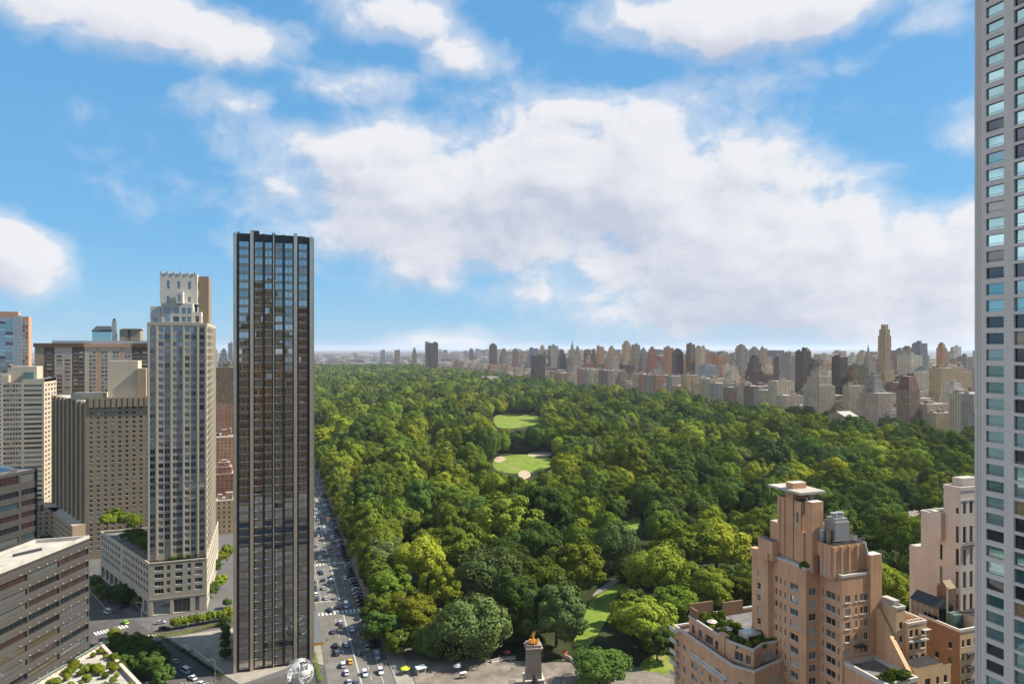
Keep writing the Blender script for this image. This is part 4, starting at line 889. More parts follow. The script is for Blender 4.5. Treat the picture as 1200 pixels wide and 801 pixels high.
# ------------------------------------------------------------------ the city beyond the park
TINT = {'brown': (.20,.135,.09,.3), 'dark brown': (.10,.07,.052,.35), 'tan': (.36,.26,.165,.35), 'cream': (.40,.335,.25,.4), 'grey': (.27,.25,.23,.45),
        'white': (.52,.48,.43,.4), 'blue grey': (.22,.25,.28,.8), 'orange brown': (.36,.20,.115,.3), 'red brick': (.26,.12,.08,.3)}
def jit(c): k = random.uniform(.85, 1.15); return (c[0]*k*1.22, c[1]*k*random.uniform(1.10,1.18), c[2]*k*random.uniform(.90,1.06), c[3])
def city_block(mb, w, d, h, c, style, x=0, y=0, simple=False):
    """one high-rise: shaft, setbacks and bulkhead"""
    def bx(x0, x1, y0, y1, z0, z1, cc=c): mb.box(x+x0, x+x1, y+y0, y+y1, z0, z1, m_city, bottom=False, tint=cc)
    dk = tuple(v*.7 for v in c[:3]) + (0,)
    a, b = w/2, d/2
    if style == 'flat':
        bx(-a, a, -b, b, 0, h)
        if not simple:
            u, v = random.uniform(-.5,.1)*w, random.uniform(-.4,.1)*d
            bx(u, u+w*.32, v, v+d*.3, h, h+random.uniform(3,6), dk); bx(-a*.9+.3, -a*.9+3.4, b*.2, b*.2+4, h, h+2.6, dk)
    elif style == 'step':
        bx(-a, a, -b, b, 0, h*.72); bx(-a*.78, a*.78, -b*.78, b*.78, h*.72, h*.86); bx(-a*.55, a*.55, -b*.55, b*.55, h*.86, h*.955); bx(-a*.28, a*.28, -b*.28, b*.28, h*.955, h, dk)
    elif style == 'tower':
        bx(-a, a, -b, b, 0, h*.93); bx(-a*.7, a*.7, -b*.7, b*.7, h*.93, h*.975); bx(-a*.4, a*.35, -b*.4, b*.4, h*.975, h, dk)
    elif style == 'deco':
        bx(-a*1.6, a*1.6, -b*1.5, b*1.5, 0, h*.50); bx(-a*1.25, a*1.25, -b*1.2, b*1.2, h*.50, h*.62); bx(-a, a, -b, b, h*.62, h*.88); bx(-a*.82, a*.82, -b*.82, b*.82, h*.88, h*.95); bx(-a*.55, a*.55, -b*.55, b*.55, h*.95, h)
    elif style == 'spire':
        bx(-a, a, -b, b, 0, h*.66); bx(-a*.7, a*.7, -b*.7, b*.7, h*.66, h*.78); bx(-a*.4, a*.4, -b*.4, b*.4, h*.78, h*.86)
        q = [(x-a*.2,y-b*.2),(x+a*.2,y-b*.2),(x+a*.2,y+b*.2),(x-a*.2,y+b*.2)]
        for i in range(4): mb.face([(*q[i], h*.86), (*q[(i+1)%4], h*.86), (x, y, h)], m_city, dk)
    elif style == 'mansard':
        bx(-a, a, -b, b, 0, h*.80); rr = (.17,.07,.055,0)
        q = [(x-a,y-b),(x+a,y-b),(x+a,y+b),(x-a,y+b)]; p = [(x-a*.6,y-b*.6),(x+a*.6,y-b*.6),(x+a*.6,y+b*.6),(x-a*.6,y+b*.6)]
        for i in range(4): mb.face([(*q[i],h*.8),(*q[(i+1)%4],h*.8),(*p[(i+1)%4],h),(*p[i],h)], m_city, rr)
        mb.face([(*v,h) for v in p], m_city, rr)
def water_tank(parent, x, y, z, s=1.0):
    q = MB(); q.cyl(x, y, z+2.2*s, z+5.2*s, 1.7*s, 1.7*s, m_wood, 10); q.cyl(x, y, z+5.2*s, z+6.6*s, 1.9*s, .1, m_wood, 10, cap=False)
    for i, j in ((-1,-1),(1,-1),(1,1),(-1,1)): q.tube((x+i*1.1*s,y+j*1.1*s,z),(x+i*1.1*s,y+j*1.1*s,z+2.3*s),.14,.14,m_darkm,5)
    q.build('water_tank', parent, merge=False)
OCC = []
def high_rise(name, x, y, w, d, h, col, style, label, group=None, tank=False, tower='building'):
    mb = MB(); city_block(mb, w, d, h, jit(TINT[col]), style)
    o = mb.build(name, loc=(x, y, 0), merge=False); tag(o, label, tower, group)
    if tank: water_tank(o, w*.2, d*.15, h, 1.2)
    OCC.append((x, y, max(w, d)*.62)); return o
SKY = [ # px, top y, px width, distance, colour, style, label
 (508.5,401.5,11,3300,'dark brown','flat','dark slab tower standing before the low white cloud over the park'),
 (501,400.5,4.5,3310,'grey','flat','slender pale grey tower joined to the dark slab under the low cloud'),
 (579,402,8,3300,'dark brown','tower','dark brown tower rising alone between the low cloud and the long skyline'),
 (592,408,9,3200,'brown','step','stepped brown block next to the lone dark tower'),
 (605,408,6,3000,'brown','tower','small brown tower at the start of the long skyline'),
 (553,408,5,3600,'brown','tower','slim brown tower under the edge of the low white cloud'),
 (486,407,5,4200,'brown','step','hazy brown tower far up the avenue side of the park'),
 (449,410,5,4600,'blue grey','flat','faint blue grey block on the hazy horizon'),
 (466,410,6,4500,'brown','flat','faint brown block on the hazy horizon beneath the cloud edge'),
 (633,416,14,2150,'dark brown','flat','broad dark brown slab at the park edge beneath the skyline'),
 (627,408,9,2700,'blue grey','flat','blue grey flat topped tower behind the broad dark brown slab'),
 (637,404,8,2600,'cream','step','cream stepped tower rising behind the broad dark brown slab'),
 (650,405,10,2600,'grey','flat','grey flat roofed tower next to the cream stepped tower'),
 (660,409,9,2500,'brown','step','brown stepped tower beside the tallest pale slender tower'),
 (672,397,7,2500,'grey','spire','tallest slender pale grey pointed tower in the northern skyline'),
 (678,405,6,2520,'grey','step','grey shoulder tower attached beside the slender pointed tower'),
 (690,410,7,2450,'brown','flat','brown flat topped tower between the pointed tower and the tan pair'),
 (697,408,6,2400,'dark brown','step','dark stepped brown tower with small cap'),
 (705,406,7,2300,'orange brown','flat','orange brown tower with flat top in the northern skyline'),
 (719,405,10,2150,'tan','step','broad tan stepped tower with pyramidal outline'),
 (736,399,8,2100,'tan','tower','tall slim tan tower with rounded cap'),
 (747,404,8,2150,'grey','flat','square grey tower beside the tall slim tan one'),
 (756,407,8,2100,'grey','step','grey stepped tower beside the square grey tower'),
 (767,406,11,2000,'red brick','step','reddish stepped tower with a small dark cap'),
 (785,411,4,2300,'dark brown','flat','very thin dark tower beside a pale block'),
 (789,414,7,2250,'blue grey','flat','pale blue block beside the very thin dark tower'),
 (797,408,10,1800,'dark brown','tower','dark brown round shouldered tower in the middle skyline'),
 (808,402,8,1950,'tan','spire','tan tower with red pointed cap in the middle skyline'),
 (815,407,7,1960,'grey','flat','pale grey slab attached behind the red capped tan tower'),
 (830,412,11,1800,'orange brown','flat','wide orange brown tower with flat roof line'),
 (841,415,8,1850,'blue grey','flat','blue grey block beside the wide orange brown tower'),
 (851,411,14,1900,'grey','tower','wide grey twin topped tower in the middle skyline'),
 (863,414,8,2100,'blue grey','flat','pale blue glass block beside the wide grey twin topped tower'),
 (872,403,10,1750,'grey','tower','tall grey tower with stepped cap'),
 (887,406,9,1800,'grey','tower','tall pale grey tower beside a slim companion'),
 (897,408,6,1850,'tan','flat','slim tan companion of the tall pale grey tower'),
 (889,416,15,1450,'dark brown','step','dark brown stepped apartment block below the pair of slim towers'),
 (913,411,9,1700,'grey','step','grey stepped tower over brown roofs'),
 (931,416,17,1350,'grey','flat','broad grey slab beside the dark brown twin topped block'),
 (919,420,12,1400,'brown','flat','brown slab in front of the broad grey slab'),
 (946,411,13,1300,'dark brown','flat','dark brown square tower with two roof tanks'),
 (960,421,16,1250,'dark brown','step','low dark block beside the dark brown square tower'),
 (973,415,11,1600,'white','flat','white tower with grey cap behind the hotel block'),
 (989,418,13,1250,'dark brown','flat','dark reddish brown tower beside the white blocks'),
 (1004,413,12,1500,'white','step','white stepped tower with dark roof boxes'),
 (970,431,26,1080,'cream','step','wide cream hotel block with arcaded top above the park row'),
 (1022,402,11,1500,'grey','spire','grey tower with thin tall spire beside the great ornate tower'),
 (1041,380,11,1250,'tan','deco','great slender tan tower with ornate cap, tallest over the eastern skyline'),
 (1032,436,19,1020,'grey','step','broad grey block with many windows below the great tan tower'),
 (1060,410,10,1500,'grey','flat','grey slab between the great tan tower and the blue grey tower'),
 (1068,405,11,1650,'brown','tower','brown tower behind the white square block'),
 (1083,402,12,1500,'blue grey','flat','tall blue grey tower behind the white square block'),
 (1075,416,20,1300,'white','flat','white square block with bright flank in the eastern skyline'),
 (1107,401,8,1300,'orange brown','tower','slim brown tower with rounded top at the eastern end'),
 (1111,412,8,1310,'grey','flat','grey slab attached to the slim rounded brown tower'),
 (1125,411,18,1500,'white','step','wide white stepped block by the great stone tower'),
 (1136,418,12,1400,'grey','flat','grey block beside the wide white stepped block at the edge'),
 (1072,441,18,930,'brown','mansard','steep roofed brown apartment house standing over the park row'),
 (1124,424,11,1250,'tan','flat','small tan tower below the wide white stepped block'),
 (1100,436,24,1150,'white','flat','pale low block among roofs at the eastern end'),
 (1128,446,22,1000,'white','step','pale stepped block right above the blue glass house'),
]
for (px, ty, wp, t, c, st, lab) in SKY:
    x, y = at_depth(px, t); h = EYE + (HORIZON - ty)*t/FPX; w = wp*t/FPX
    if st == 'deco': w *= .95
    high_rise('tower_block', x, y + w*.5, w*.92, w*.95, h, c, st, lab, tank=(t < 1500 and st == 'flat'), tower='tower')
# towers along the avenue seen between the limestone and the glass tower
for (px, ty, wp, t, c, st, lab) in [
 (264,430,20,800,'brown','flat','brown balconied slab seen in the gap between the two big towers'),
 (263,512,24,640,'orange brown','flat','block with orange tiled roof in the gap between the two big towers'),
 (262,540,22,560,'red brick','step','red brick house in the gap between the two big towers'),
 (265,586,24,480,'tan','flat','low tan apartment house at the bottom of the gap between the two big towers'),
 (249,404,9,1600,'grey','tower','hazy grey tower just beside the limestone tower'),
 (262,408,10,2400,'blue grey','step','hazy blue grey tower in the gap, far up the west side'),
 (270,402,5,2600,'blue grey','flat','thin hazy tower touching the edge of the glass tower'),
 (6,437,14,560,'white','flat','white apartment block at the very edge below the glass and brick tower'),
 (38,430,9,900,'grey','step','small stepped grey block behind the cream office block'),
 (50,600,26,450,'tan','flat','low tan block in shade between the dark office tower and the tan apartment block'),]:
    x, y = at_depth(px, t); h = EYE + (HORIZON - ty)*t/FPX; w = wp*t/FPX
    high_rise('apartment_block', x, y + w*.5, w, w, h, c, st, lab, tank=(st == 'flat' and t > 500), tower='building')

rnd = random.Random(31)
for i in range(46):
    px = rnd.uniform(612, 1138); t = rnd.uniform(1450, 2700); x, y = at_depth(px, t)
    if x < 900 or any(abs(x-a)+abs(y-b_) < r_*1.3 for a, b_, r_ in OCC): continue
    c = rnd.choice(('tan','tan','brown','cream','grey','orange brown','red brick','white')); h = rnd.uniform(104, 141)
    part = 'northern' if px < 750 else 'middle' if px < 920 else 'eastern'
    high_rise('slender_tower', x, y, rnd.uniform(14,21), rnd.uniform(14,22), h, c, rnd.choice(('tower','step','flat')), f'thin {c} tower rising over the {part} skyline', 'thin towers of the far skyline', tower='tower')
# the front row facing the park across the far avenue
x0, Y = 840.0, 330.0
ROWC = ['grey','grey','tan','tan','cream','cream','orange brown','grey','brown']
BIG = {0: ('blue grey', 44, 50), 1: ('grey', 62, 58), 3: ('grey', 66, 62)}
rnd = random.Random(5); i = 0
while Y < 3500:
    if i == 0: c, L, h = 'blue grey', 30, 50
    else:
        L = rnd.choice((14, 18, 22, 28, 36)) * (1.0 if Y < 1500 else 1.5); h = rnd.choice((42, 48, 54, 58, 60, 64, 68, 72)); c = rnd.choice(ROWC)
    if rnd.random() < .16 and i: h = rnd.uniform(30, 44)
    d = rnd.uniform(28, 44)
    where = 'beside the stone tower' if Y < 520 else 'along its middle' if Y < 1500 else 'far up'
    high_rise('park_front_house', x0 + d/2, Y + L/2, d, L, h, c, rnd.choice(('flat','flat','flat','step')) if h > 40 else 'flat',
              f'{c} apartment house in the row facing the park {where.replace("nearest","beside")}', 'front row facing the park', tank=(Y < 1700 and h > 40))
    Y += L + (.4 if rnd.random() < .72 else 17); i += 1
# gabled white roofed house in the row
# back rows: street by street
rnd = random.Random(9); n_fill = 0; FILL = []
for ring, (xa, xb) in enumerate(((890,930),(938,985),(1000,1040),(1050,1100),(1120,1165),(1185,1240),(1270,1320),(1340,1400),(1430,1500),(1530,1600),(1640,1720))):
    Y = 330 + rnd.uniform(0, 40)
    while Y < 3300:
        L = rnd.uniform(12, 32) * (1 + .35*ring/10) * (1.0 if Y < 1600 else 1.5)
        r = rnd.random(); h = rnd.uniform(24, 52) if r < .55 else rnd.uniform(52, 82) if r < .88 else rnd.uniform(82, 112)
        if ring < 2: h = min(h, rnd.uniform(38, 66))
        x, y = (xa+xb)/2 + rnd.uniform(-6,6), Y + L/2; w = (xb-xa)*rnd.uniform(.5,1)
        px, py, t = proj(x, y, h)
        if 560 < px < 1150 and not any(abs(x-a)+abs(y-b_) < r_*1.1 for a, b_, r_ in OCC): FILL.append((t, x, y, w, L*.95, h, rnd.choice(('tan','tan','cream','cream','brown','orange brown','white','white','grey','red brick','dark brown','blue grey')), rnd.choice(('flat','flat','step','tower'))))
        Y += L + rnd.choice((1, 1, 12))
FILL.sort(); NFILL = 225
for (t, x, y, w, L, h, c, st) in FILL[:NFILL]:
    size = 'low' if h < 52 else 'mid height' if h < 82 else 'high'
    band = 'just behind the front row' if x < 990 else 'among the crowded roofs east of the park' if x < 1250 else 'in the hazy rows deep in the east side'
    high_rise('city_building', x, y, w, L, h, c, st, f'{size} {c} building {band}', 'buildings behind the park front row', tank=(t < 1250 and h > 30 and random.random() < .5))
far = MB(); rnd = random.Random(21)
for (t, x, y, w, L, h, c, st) in FILL[NFILL:]: city_block(far, w, L, h, jit(TINT[c]), st, x, y, True)
def scatter(n, fx, hmin, hmax, smin, smax, tall):
    for _ in range(n):
        x, y = fx(); px, py, t = proj(x, y, 20)
        if t < 500 or px < -60 or px > 1180: continue
        h = rnd.uniform(hmin, hmax) if rnd.random() > tall else rnd.uniform(hmax, hmax*2.1)
        s = rnd.uniform(smin, smax); city_block(far, s, s*rnd.uniform(.6,1.5), h, jit(TINT[rnd.choice(list(TINT))]), rnd.choice(('flat','flat','step')), x, y, True)
scatter(900, lambda: (rnd.uniform(1740, 3600), rnd.uniform(300, 9000)), 25, 60, 30, 70, .28)
scatter(700, lambda: (rnd.uniform(-900, 3000), rnd.uniform(4330, 9500)), 12, 34, 30, 80, .07)
scatter(420, lambda: (rnd.uniform(-1500, -30), rnd.uniform(760, 4500)), 22, 55, 24, 50, .12)
scatter(600, lambda: (rnd.uniform(-6000, 9000), rnd.uniform(9500, 22000)), 8, 30, 80, 300, .05)
tag(far.build('distant_city', merge=False), kind='stuff')
# the museum: long pale low building inside the far park edge
xm, ym = at_depth(578, 2250); o = empty('museum', 'long pale low museum among the trees at the far park edge', 'museum', (xm, ym, 0))
q = MB(); q.box(-70,110,0,60,0,26,m_cream,m_roof_l); q.build('wall', o)
q = MB(); q.box(-30,20,5,40,26,36,m_white,m_roof_l); q.build('hall_roof', o)
xm, ym = at_depth(990, 935); o = empty('gabled_house', 'house with bright white gabled roof in the park front row', 'house', (xm, ym, 0))
q = MB(); q.box(-12,10,-12,16,0,38,m_tanb,m_roof); q.build('wall', o)
q = MB(); q.face([(-12.5,-13,38.1),(10.5,-13,38.1),(10.5,2,44),(-12.5,2,44)], m_roof_l); q.face([(10.5,17,38.1),(-12.5,17,38.1),(-12.5,2,44),(10.5,2,44)], m_roof_l); q.face([(-12.5,17,38.1),(-12.5,-13,38.1),(-12.5,2,44)], m_tanb); q.face([(10.5,-13,38.1),(10.5,17,38.1),(10.5,2,44)], m_tanb); q.build('roof', o)
# blocks behind the viewpoint that the glass tower mirrors
for (x, y, w, d, h, c, st, lab) in [(-6,-95,34,34,196,'tan','step','stepped tan tower behind the viewpoint mirrored in the dark glass'),
  (44,-130,40,40,168,'brown','flat','flat brown tower behind the viewpoint mirrored in the dark glass'),(-62,-120,44,40,176,'grey','flat','flat grey tower behind the viewpoint mirrored in the dark glass'),
  (-36,-60,26,30,128,'orange brown','flat','lower orange brown block behind the viewpoint mirrored in the glass'),(30,-60,30,30,112,'cream','step','lower cream block behind the viewpoint mirrored in the glass')]:
    pass
REFL = [(-6,-95,34,34,196,'tan','step','stepped tan tower mirrored in the dark glass'),(46,-130,44,40,166,'brown','flat','flat brown tower mirrored in the dark glass'),
        (-62,-120,46,40,172,'grey','flat','flat grey tower mirrored in the dark glass'),(-30,-52,30,30,120,'orange brown','flat','orange brown block mirrored low in the dark glass'),(12,-50,34,30,98,'tan','step','stepped tan block mirrored low in the dark glass')]
TINT['tan'] = (.50,.36,.21,.35); TINT['orange brown'] = (.50,.30,.16,.3); TINT['brown'] = (.34,.22,.13,.3)  # mirrored towers recoloured warm and bright, as if their fronts were sunlit
for (x, y, w, d, h, c, st, lab) in REFL: high_rise('mirrored_building', x, y, w, d, h, c, st, lab)
# ------------------------------------------------------------------ trees
def crown_mesh(seed, R, H, z0, nclump, nleaf, leaf, m, style='dome'):
    """thousands of small leaf faces gathered in clumps on an uneven crown"""
    r = np.random.default_rng(seed)
    C, Cr, W = [], [], []
    k = 0
    while len(C) < nclump:
        d = r.normal(size=3); d /= np.linalg.norm(d)
        if d[2] < (-.55 if style != 'weep' else -.8): continue
        f = r.uniform(.62, .92) if r.random() < .8 else r.uniform(.2, .6)
        c = d * np.array([R, R, H]) * f * (1 + .16*math.sin(3*math.atan2(d[1], d[0]) + seed))
        rad = R * r.uniform(.17, .33) * (1.12 - .25*f)
        if any(np.linalg.norm(c - q) < .42*(rad + a) for q, a in zip(C, Cr)) and k < 4000: k += 1; continue
        C.append(c); Cr.append(rad); W.append(rad**2)
    C = np.array(C); Cr = np.array(Cr); W = np.array(W) / sum(W)
    idx = r.choice(len(C), nleaf, p=W)
    d = r.normal(size=(nleaf, 3)); d /= np.linalg.norm(d, axis=1)[:, None]
    out = C[idx] / np.array([R, R, H]); out /= np.linalg.norm(out, axis=1)[:, None] + 1e-6
    flip = (d * out).sum(1) < -.25; d[flip] *= -1
    sq = np.array([1, 1, .82])
    p = C[idx] + d * Cr[idx][:, None] * r.uniform(.74, 1.12, nleaf)[:, None] * sq
    if style == 'weep': p[:, 2] -= (r.random(nleaf)**2) * H * .35
    # loose twigs poking out of the outline
    n = d*.62 + out*.45 + r.normal(size=(nleaf, 3))*.24 + np.array([0, 0, .12]); n /= np.linalg.norm(n, axis=1)[:, None]
    a = np.cross(n, r.normal(size=(nleaf, 3))); a /= np.linalg.norm(a, axis=1)[:, None]; b = np.cross(n, a)
    s = leaf * r.uniform(.55, 1.35, nleaf)[:, None]
    V = np.stack([p - a*s*.5, p - b*s*.38, p + a*s*.55, p + b*s*.38], 1).reshape(-1, 3)
    # inner mass
    nin = 900
    d2 = r.normal(size=(nin, 3)); d2 /= np.linalg.norm(d2, axis=1)[:, None]
    pi = d2 * np.array([R, R, H]) * r.uniform(.25, .62, nin)[:, None]
    a2 = np.cross(d2, r.normal(size=(nin, 3))); a2 /= np.linalg.norm(a2, axis=1)[:, None]; b2 = np.cross(d2, a2); s2 = leaf*2.4
    V2 = np.stack([pi - a2*s2*.5, pi - b2*s2*.5, pi + a2*s2*.5, pi + b2*s2*.5], 1).reshape(-1, 3)
    V = np.concatenate([V, V2]); V[:, 2] += z0
    nf = len(V)//4
    me = bpy.data.meshes.new('crown')
    me.vertices.add(len(V)); me.vertices.foreach_set('co', V.astype(np.float32).ravel())
    me.loops.add(nf*4); me.loops.foreach_set('vertex_index', np.arange(nf*4, dtype=np.int32))
    me.polygons.add(nf); me.polygons.foreach_set('loop_start', np.arange(0, nf*4, 4, dtype=np.int32)); me.polygons.foreach_set('loop_total', np.full(nf, 4, dtype=np.int32))
    me.update(calc_edges=True); me.materials.append(m); return me
def trunk_mesh(seed, h, r0):
    q = MB(); rr = random.Random(seed)
    q.tube((0,0,-.3), (.2,.1,h*.45), r0, r0*.72, m_bark, 8); q.tube((.2,.1,h*.45), (0,.3,h*.8), r0*.72, r0*.4, m_bark, 7)
    for i in range(5):
        a = i*1.26 + rr.uniform(-.3,.3); l = rr.uniform(.28,.42)*h
        q.tube((.15,.1,h*(.38+.06*i)), (math.cos(a)*l, math.sin(a)*l, h*(.62+.06*i)), r0*.42, r0*.12, m_bark, 6)
    return q.mesh('trunk')
# shapes at about 20 m across, feet at z = 0
SHAPES = [(101,9.2,8.8,11.0,62,10500,.78,'dome'), (102,8.4,9.4,11.2,70,10500,.76,'dome'), (103,10.2,7.8,10.2,72,11000,.80,'dome'), (104,8.6,8.8,10.8,90,12000,.74,'weep')]
TRUNKS = [trunk_mesh(1, 14, .55), trunk_mesh(2, 15, .5), trunk_mesh(3, 13, .6), trunk_mesh(4, 14, .5)]
KINDS_ = ['green','dark','yellow','grey','bright']
CM = {}
base_ = [crown_mesh(s[0], s[1], s[2], s[3], s[4], s[5], s[6], LEAF['green'], s[7]) for s in SHAPES]
for kd in KINDS_:
    for i, me in enumerate(base_):
        m2 = me if kd == 'green' else me.copy()
        if kd != 'green': m2.materials.clear(); m2.materials.append(LEAF[kd])
        m2.name = 'crown'; CM[(kd, i)] = m2
SRC = bpy.data.collections.new('crown_kinds'); SRCI = {}
WORD = {'green':'mid green','dark':'dark green','yellow':'yellow green','grey':'grey green','bright':'bright green'}
def tree(x, y, z, s, sz, kd, sh, label, group=None, name='broadleaf_tree', cat='tree', rz=None):
    r = empty(name, label, cat, (x, y, z), random.uniform(0, 6.28) if rz is None else rz, group); r.scale = (s, s, sz)
    c = bpy.data.objects.new('crown', CM[(kd, sh)]); COL.objects.link(c); c.parent = r
    t = bpy.data.objects.new('trunk', TRUNKS[sh]); COL.objects.link(t); t.parent = r
    if (kd, sh) not in SRCI: SRCI[(kd, sh)] = c
    return r
def tree_px(px, yc, wpx, t, kd, sh, label):
    x, y = at_depth(px, t); s = wpx*t/FPX/(2*SHAPES[sh][1]*1.02)
    hc = EYE - (yc-HORIZON)*t/FPX; sz = max(.72*s, min(1.45*s, hc/SHAPES[sh][3]))
    return tree(x, y, 0, s, sz, kd, sh, label)
HERO = [(552,742,84,290,'grey',3,'big grey green drooping tree standing just left of the monument'),
 (484,726,62,305,'yellow',1,'tall yellow green tree by the kerb behind the green umbrella'),
 (517,688,50,335,'yellow',0,'yellowing tree between the two grey green drooping trees'),
 (572,672,78,345,'grey',3,'rounded grey green tree behind the big drooping one'),
 (652,716,74,298,'grey',0,'olive grey tree standing close behind the monument top'),
 (607,700,54,318,'dark',1,'dark tree in shade behind the gilded statue'),
 (702,800,70,262,'dark',2,'low dark tree in front of the long lawn, right of the monument'),
 (753,738,78,296,'bright',0,'bright green tree beside the lower end of the long lawn'),
 (739,708,36,322,'dark',1,'small dark tree overhanging the middle of the long lawn'),
 (634,678,60,348,'green',2,'broad mid green tree above the monument'),
 (676,662,70,362,'bright',0,'bright crowned tree at the head of the long lawn'),
 (455,688,52,345,'green',1,'mid green tree overhanging the avenue kerb'),
 (452,655,56,378,'grey',0,'grey green tree by the avenue pavement'),
 (492,655,62,372,'yellow',2,'wide yellowish tree near the avenue'),
 (535,640,70,398,'green',0,'broad dark topped tree behind the yellowing tree'),
 (592,612,78,430,'green',0,'large smooth domed green tree in the middle of the park'),
 (720,636,50,400,'grey',3,'pale grey green weeping tree at the small lawn'),
 (790,716,70,312,'green',0,'green tree beside the terraced brick house'),
 (828,690,66,330,'bright',1,'bright green tree against the flank of the terraced brick house'),
 (772,668,74,352,'bright',2,'broad bright green tree beyond the long lawn'),
 (800,640,80,385,'green',0,'large green tree behind the bright broad one'),
 (840,640,76,390,'yellow',0,'yellow green tree just left of the brick penthouse'),
 (447,722,44,318,'green',1,'green tree at the kerb beside the first parked cars'),
 (640,598,60,450,'dark',1,'dark domed tree in the centre of the park')]
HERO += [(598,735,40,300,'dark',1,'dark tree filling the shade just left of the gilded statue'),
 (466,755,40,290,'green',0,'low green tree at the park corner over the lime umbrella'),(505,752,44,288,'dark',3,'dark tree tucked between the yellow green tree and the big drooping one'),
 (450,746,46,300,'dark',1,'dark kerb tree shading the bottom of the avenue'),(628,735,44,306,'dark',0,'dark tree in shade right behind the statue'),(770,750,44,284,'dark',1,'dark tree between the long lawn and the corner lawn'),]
placed = []
for h in HERO:
    o = tree_px(*h); placed.append((o.location.x, o.location.y, SHAPES[h[5]][1]*o.scale.x))
def inside(px, py, poly):
    r = False; j = len(poly)-1
    for i in range(len(poly)):
        (xi, yi), (xj, yj) = poly[i], poly[j]
        if (yi > py) != (yj > py) and px < (xj-xi)*(py-yi)/(yj-yi)+xi: r = not r
        j = i
    return r
def blocked(x, y, R, top):
    bx, by, t = proj(x, y, top*.5)
    for poly in PATHS:
        u, v = sum(p[0] for p in poly)/len(poly), sum(p[1] for p in poly)/len(poly)
        if ((u-bx)/(R*FPX/t*.8))**2 + ((v-by)/(top*.5*FPX/t*.85))**2 < 1: return True
    hw = R*FPX/t*.86; hh = top*.5*FPX/t*.9
    for poly in CLEAR[:-len(PATHS)]:
        if abs(sum(p[0] for p in poly)/len(poly) - bx) > 110 + hw: continue
        for a in np.linspace(0, 6.283, 13):
            for f in (1, .55):
                if inside(bx + hw*f*math.cos(a), by + hh*f*math.sin(a), poly): return True
        if inside(bx, by, poly): return True
        for (p, q) in poly:
            if ((p-bx)/hw)**2 + ((q-by)/hh)**2 < .7: return True
    return False
rt = random.Random(3)
from mathutils import noise as MN
cand = []
step = 19.0
Y = 268.0; row = 0
while Y < 4150:
    st = step * (1 if Y < 640 else 1.2); X = 57 + (st/2 if row % 2 else 0)
    while X < 818:
        x = X + rt.uniform(-.36,.36)*st; y = Y + rt.uniform(-.36,.36)*st; X += st
        x = max(x, 55.5)
        px, py, t = proj(x, y, 14)
        if px < 352 or px > 1165 or t < 275: continue
        if x > 140 and y < 234 + 0: continue
        if y < 296 and x > 62 and y < 294 - (x-62)*.75 and x < 150: continue
        s = rt.uniform(.76, 1.52) * (.94 if t < 640 else 1.2)
        if rt.random() < .12: s *= .7
        nk = MN.noise(Vector((x*.011, y*.011, 3.3))) + rt.uniform(-.30,.30); n2_ = MN.noise(Vector((x*.008+9, y*.008, 8.1))) + rt.uniform(-.2,.2)
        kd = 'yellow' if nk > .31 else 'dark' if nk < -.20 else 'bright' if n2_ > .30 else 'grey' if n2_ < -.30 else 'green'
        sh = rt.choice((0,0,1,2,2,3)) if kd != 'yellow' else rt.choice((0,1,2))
        sz = s*rt.uniform(.85,1.3); R = SHAPES[sh][1]*s
        if any((x-a)**2 + (y-b_)**2 < (.96*(R+r_))**2 for a, b_, r_ in placed): continue
        if blocked(x, y, R, (SHAPES[sh][2]+SHAPES[sh][3])*sz): continue
        cand.append((t, x, y, s, sz, kd, sh))
    Y += st*.88; row += 1
for k in range(150):                                     # trees overhanging the avenue kerb
    y = 352 + k*11.5 + rt.uniform(-3,3); x = 51.6 + rt.uniform(-1.2,1.6); s = rt.uniform(.62,.88); px, py, t = proj(x, y, 12)
    if any((x-a)**2 + (y-b_)**2 < 30 for a, b_, r_ in placed) or blocked(x, y, 6, 16): continue
    cand.append((t, x, y, s, s*rt.uniform(.9,1.15), rt.choice(('green','green','dark','bright','yellow')), rt.choice((0,1,2))))
cand.sort()
NT = 250
def zone(x, y, t, px):
    if x < 105: return 'along the avenue side of the park'
    if px > 1030: return 'below the pale stepped tower'
    if px > 840: return 'behind the terraced brick house'
    if t < 360: return 'around the gate plaza and the lower long lawn'
    if px > 690: return 'between the long lawn and the brick penthouse'
    return 'in the crowded middle of the park'
for (t, x, y, s, sz, kd, sh) in cand[:NT]:
    px, py, _ = proj(x, y, 14); zn = zone(x, y, t, px)
    tree(x, y, 0, s, sz, kd, sh, f'{WORD[kd]} park tree {zn}', 'park trees ' + zn)
for kd in KINDS_:                                        # make sure every kind has stood somewhere
    for sh in range(4):
        if (kd, sh) not in SRCI:
            t, x, y, s, sz, _, _ = cand[NT]; cand.pop(NT); px, py, _ = proj(x, y, 14); zn = zone(x, y, t, px)
            tree(x, y, 0, s, sz, kd, sh, f'{WORD[kd]} park tree {zn}', 'park trees ' + zn)
order = sorted(SRCI, key=lambda k: SRCI[k].name)
for k in order: SRC.objects.link(SRCI[k])
IDX = {k: i for i, k in enumerate(order)}
rest = cand[NT:]
me = bpy.data.meshes.new('woodland'); me.from_pydata([(c[1], c[2], 0) for c in rest], [], [])
a1 = me.attributes.new('pick', 'INT', 'POINT'); a1.data.foreach_set('value', [IDX[(c[5], c[6])] for c in rest])
a2 = me.attributes.new('size', 'FLOAT_VECTOR', 'POINT'); a2.data.foreach_set('vector', [v for c in rest for v in (c[3], c[3], c[4])])
a3 = me.attributes.new('turn', 'FLOAT_VECTOR', 'POINT'); a3.data.foreach_set('vector', [v for c in rest for v in (0, 0, rt.uniform(0, 6.28))])
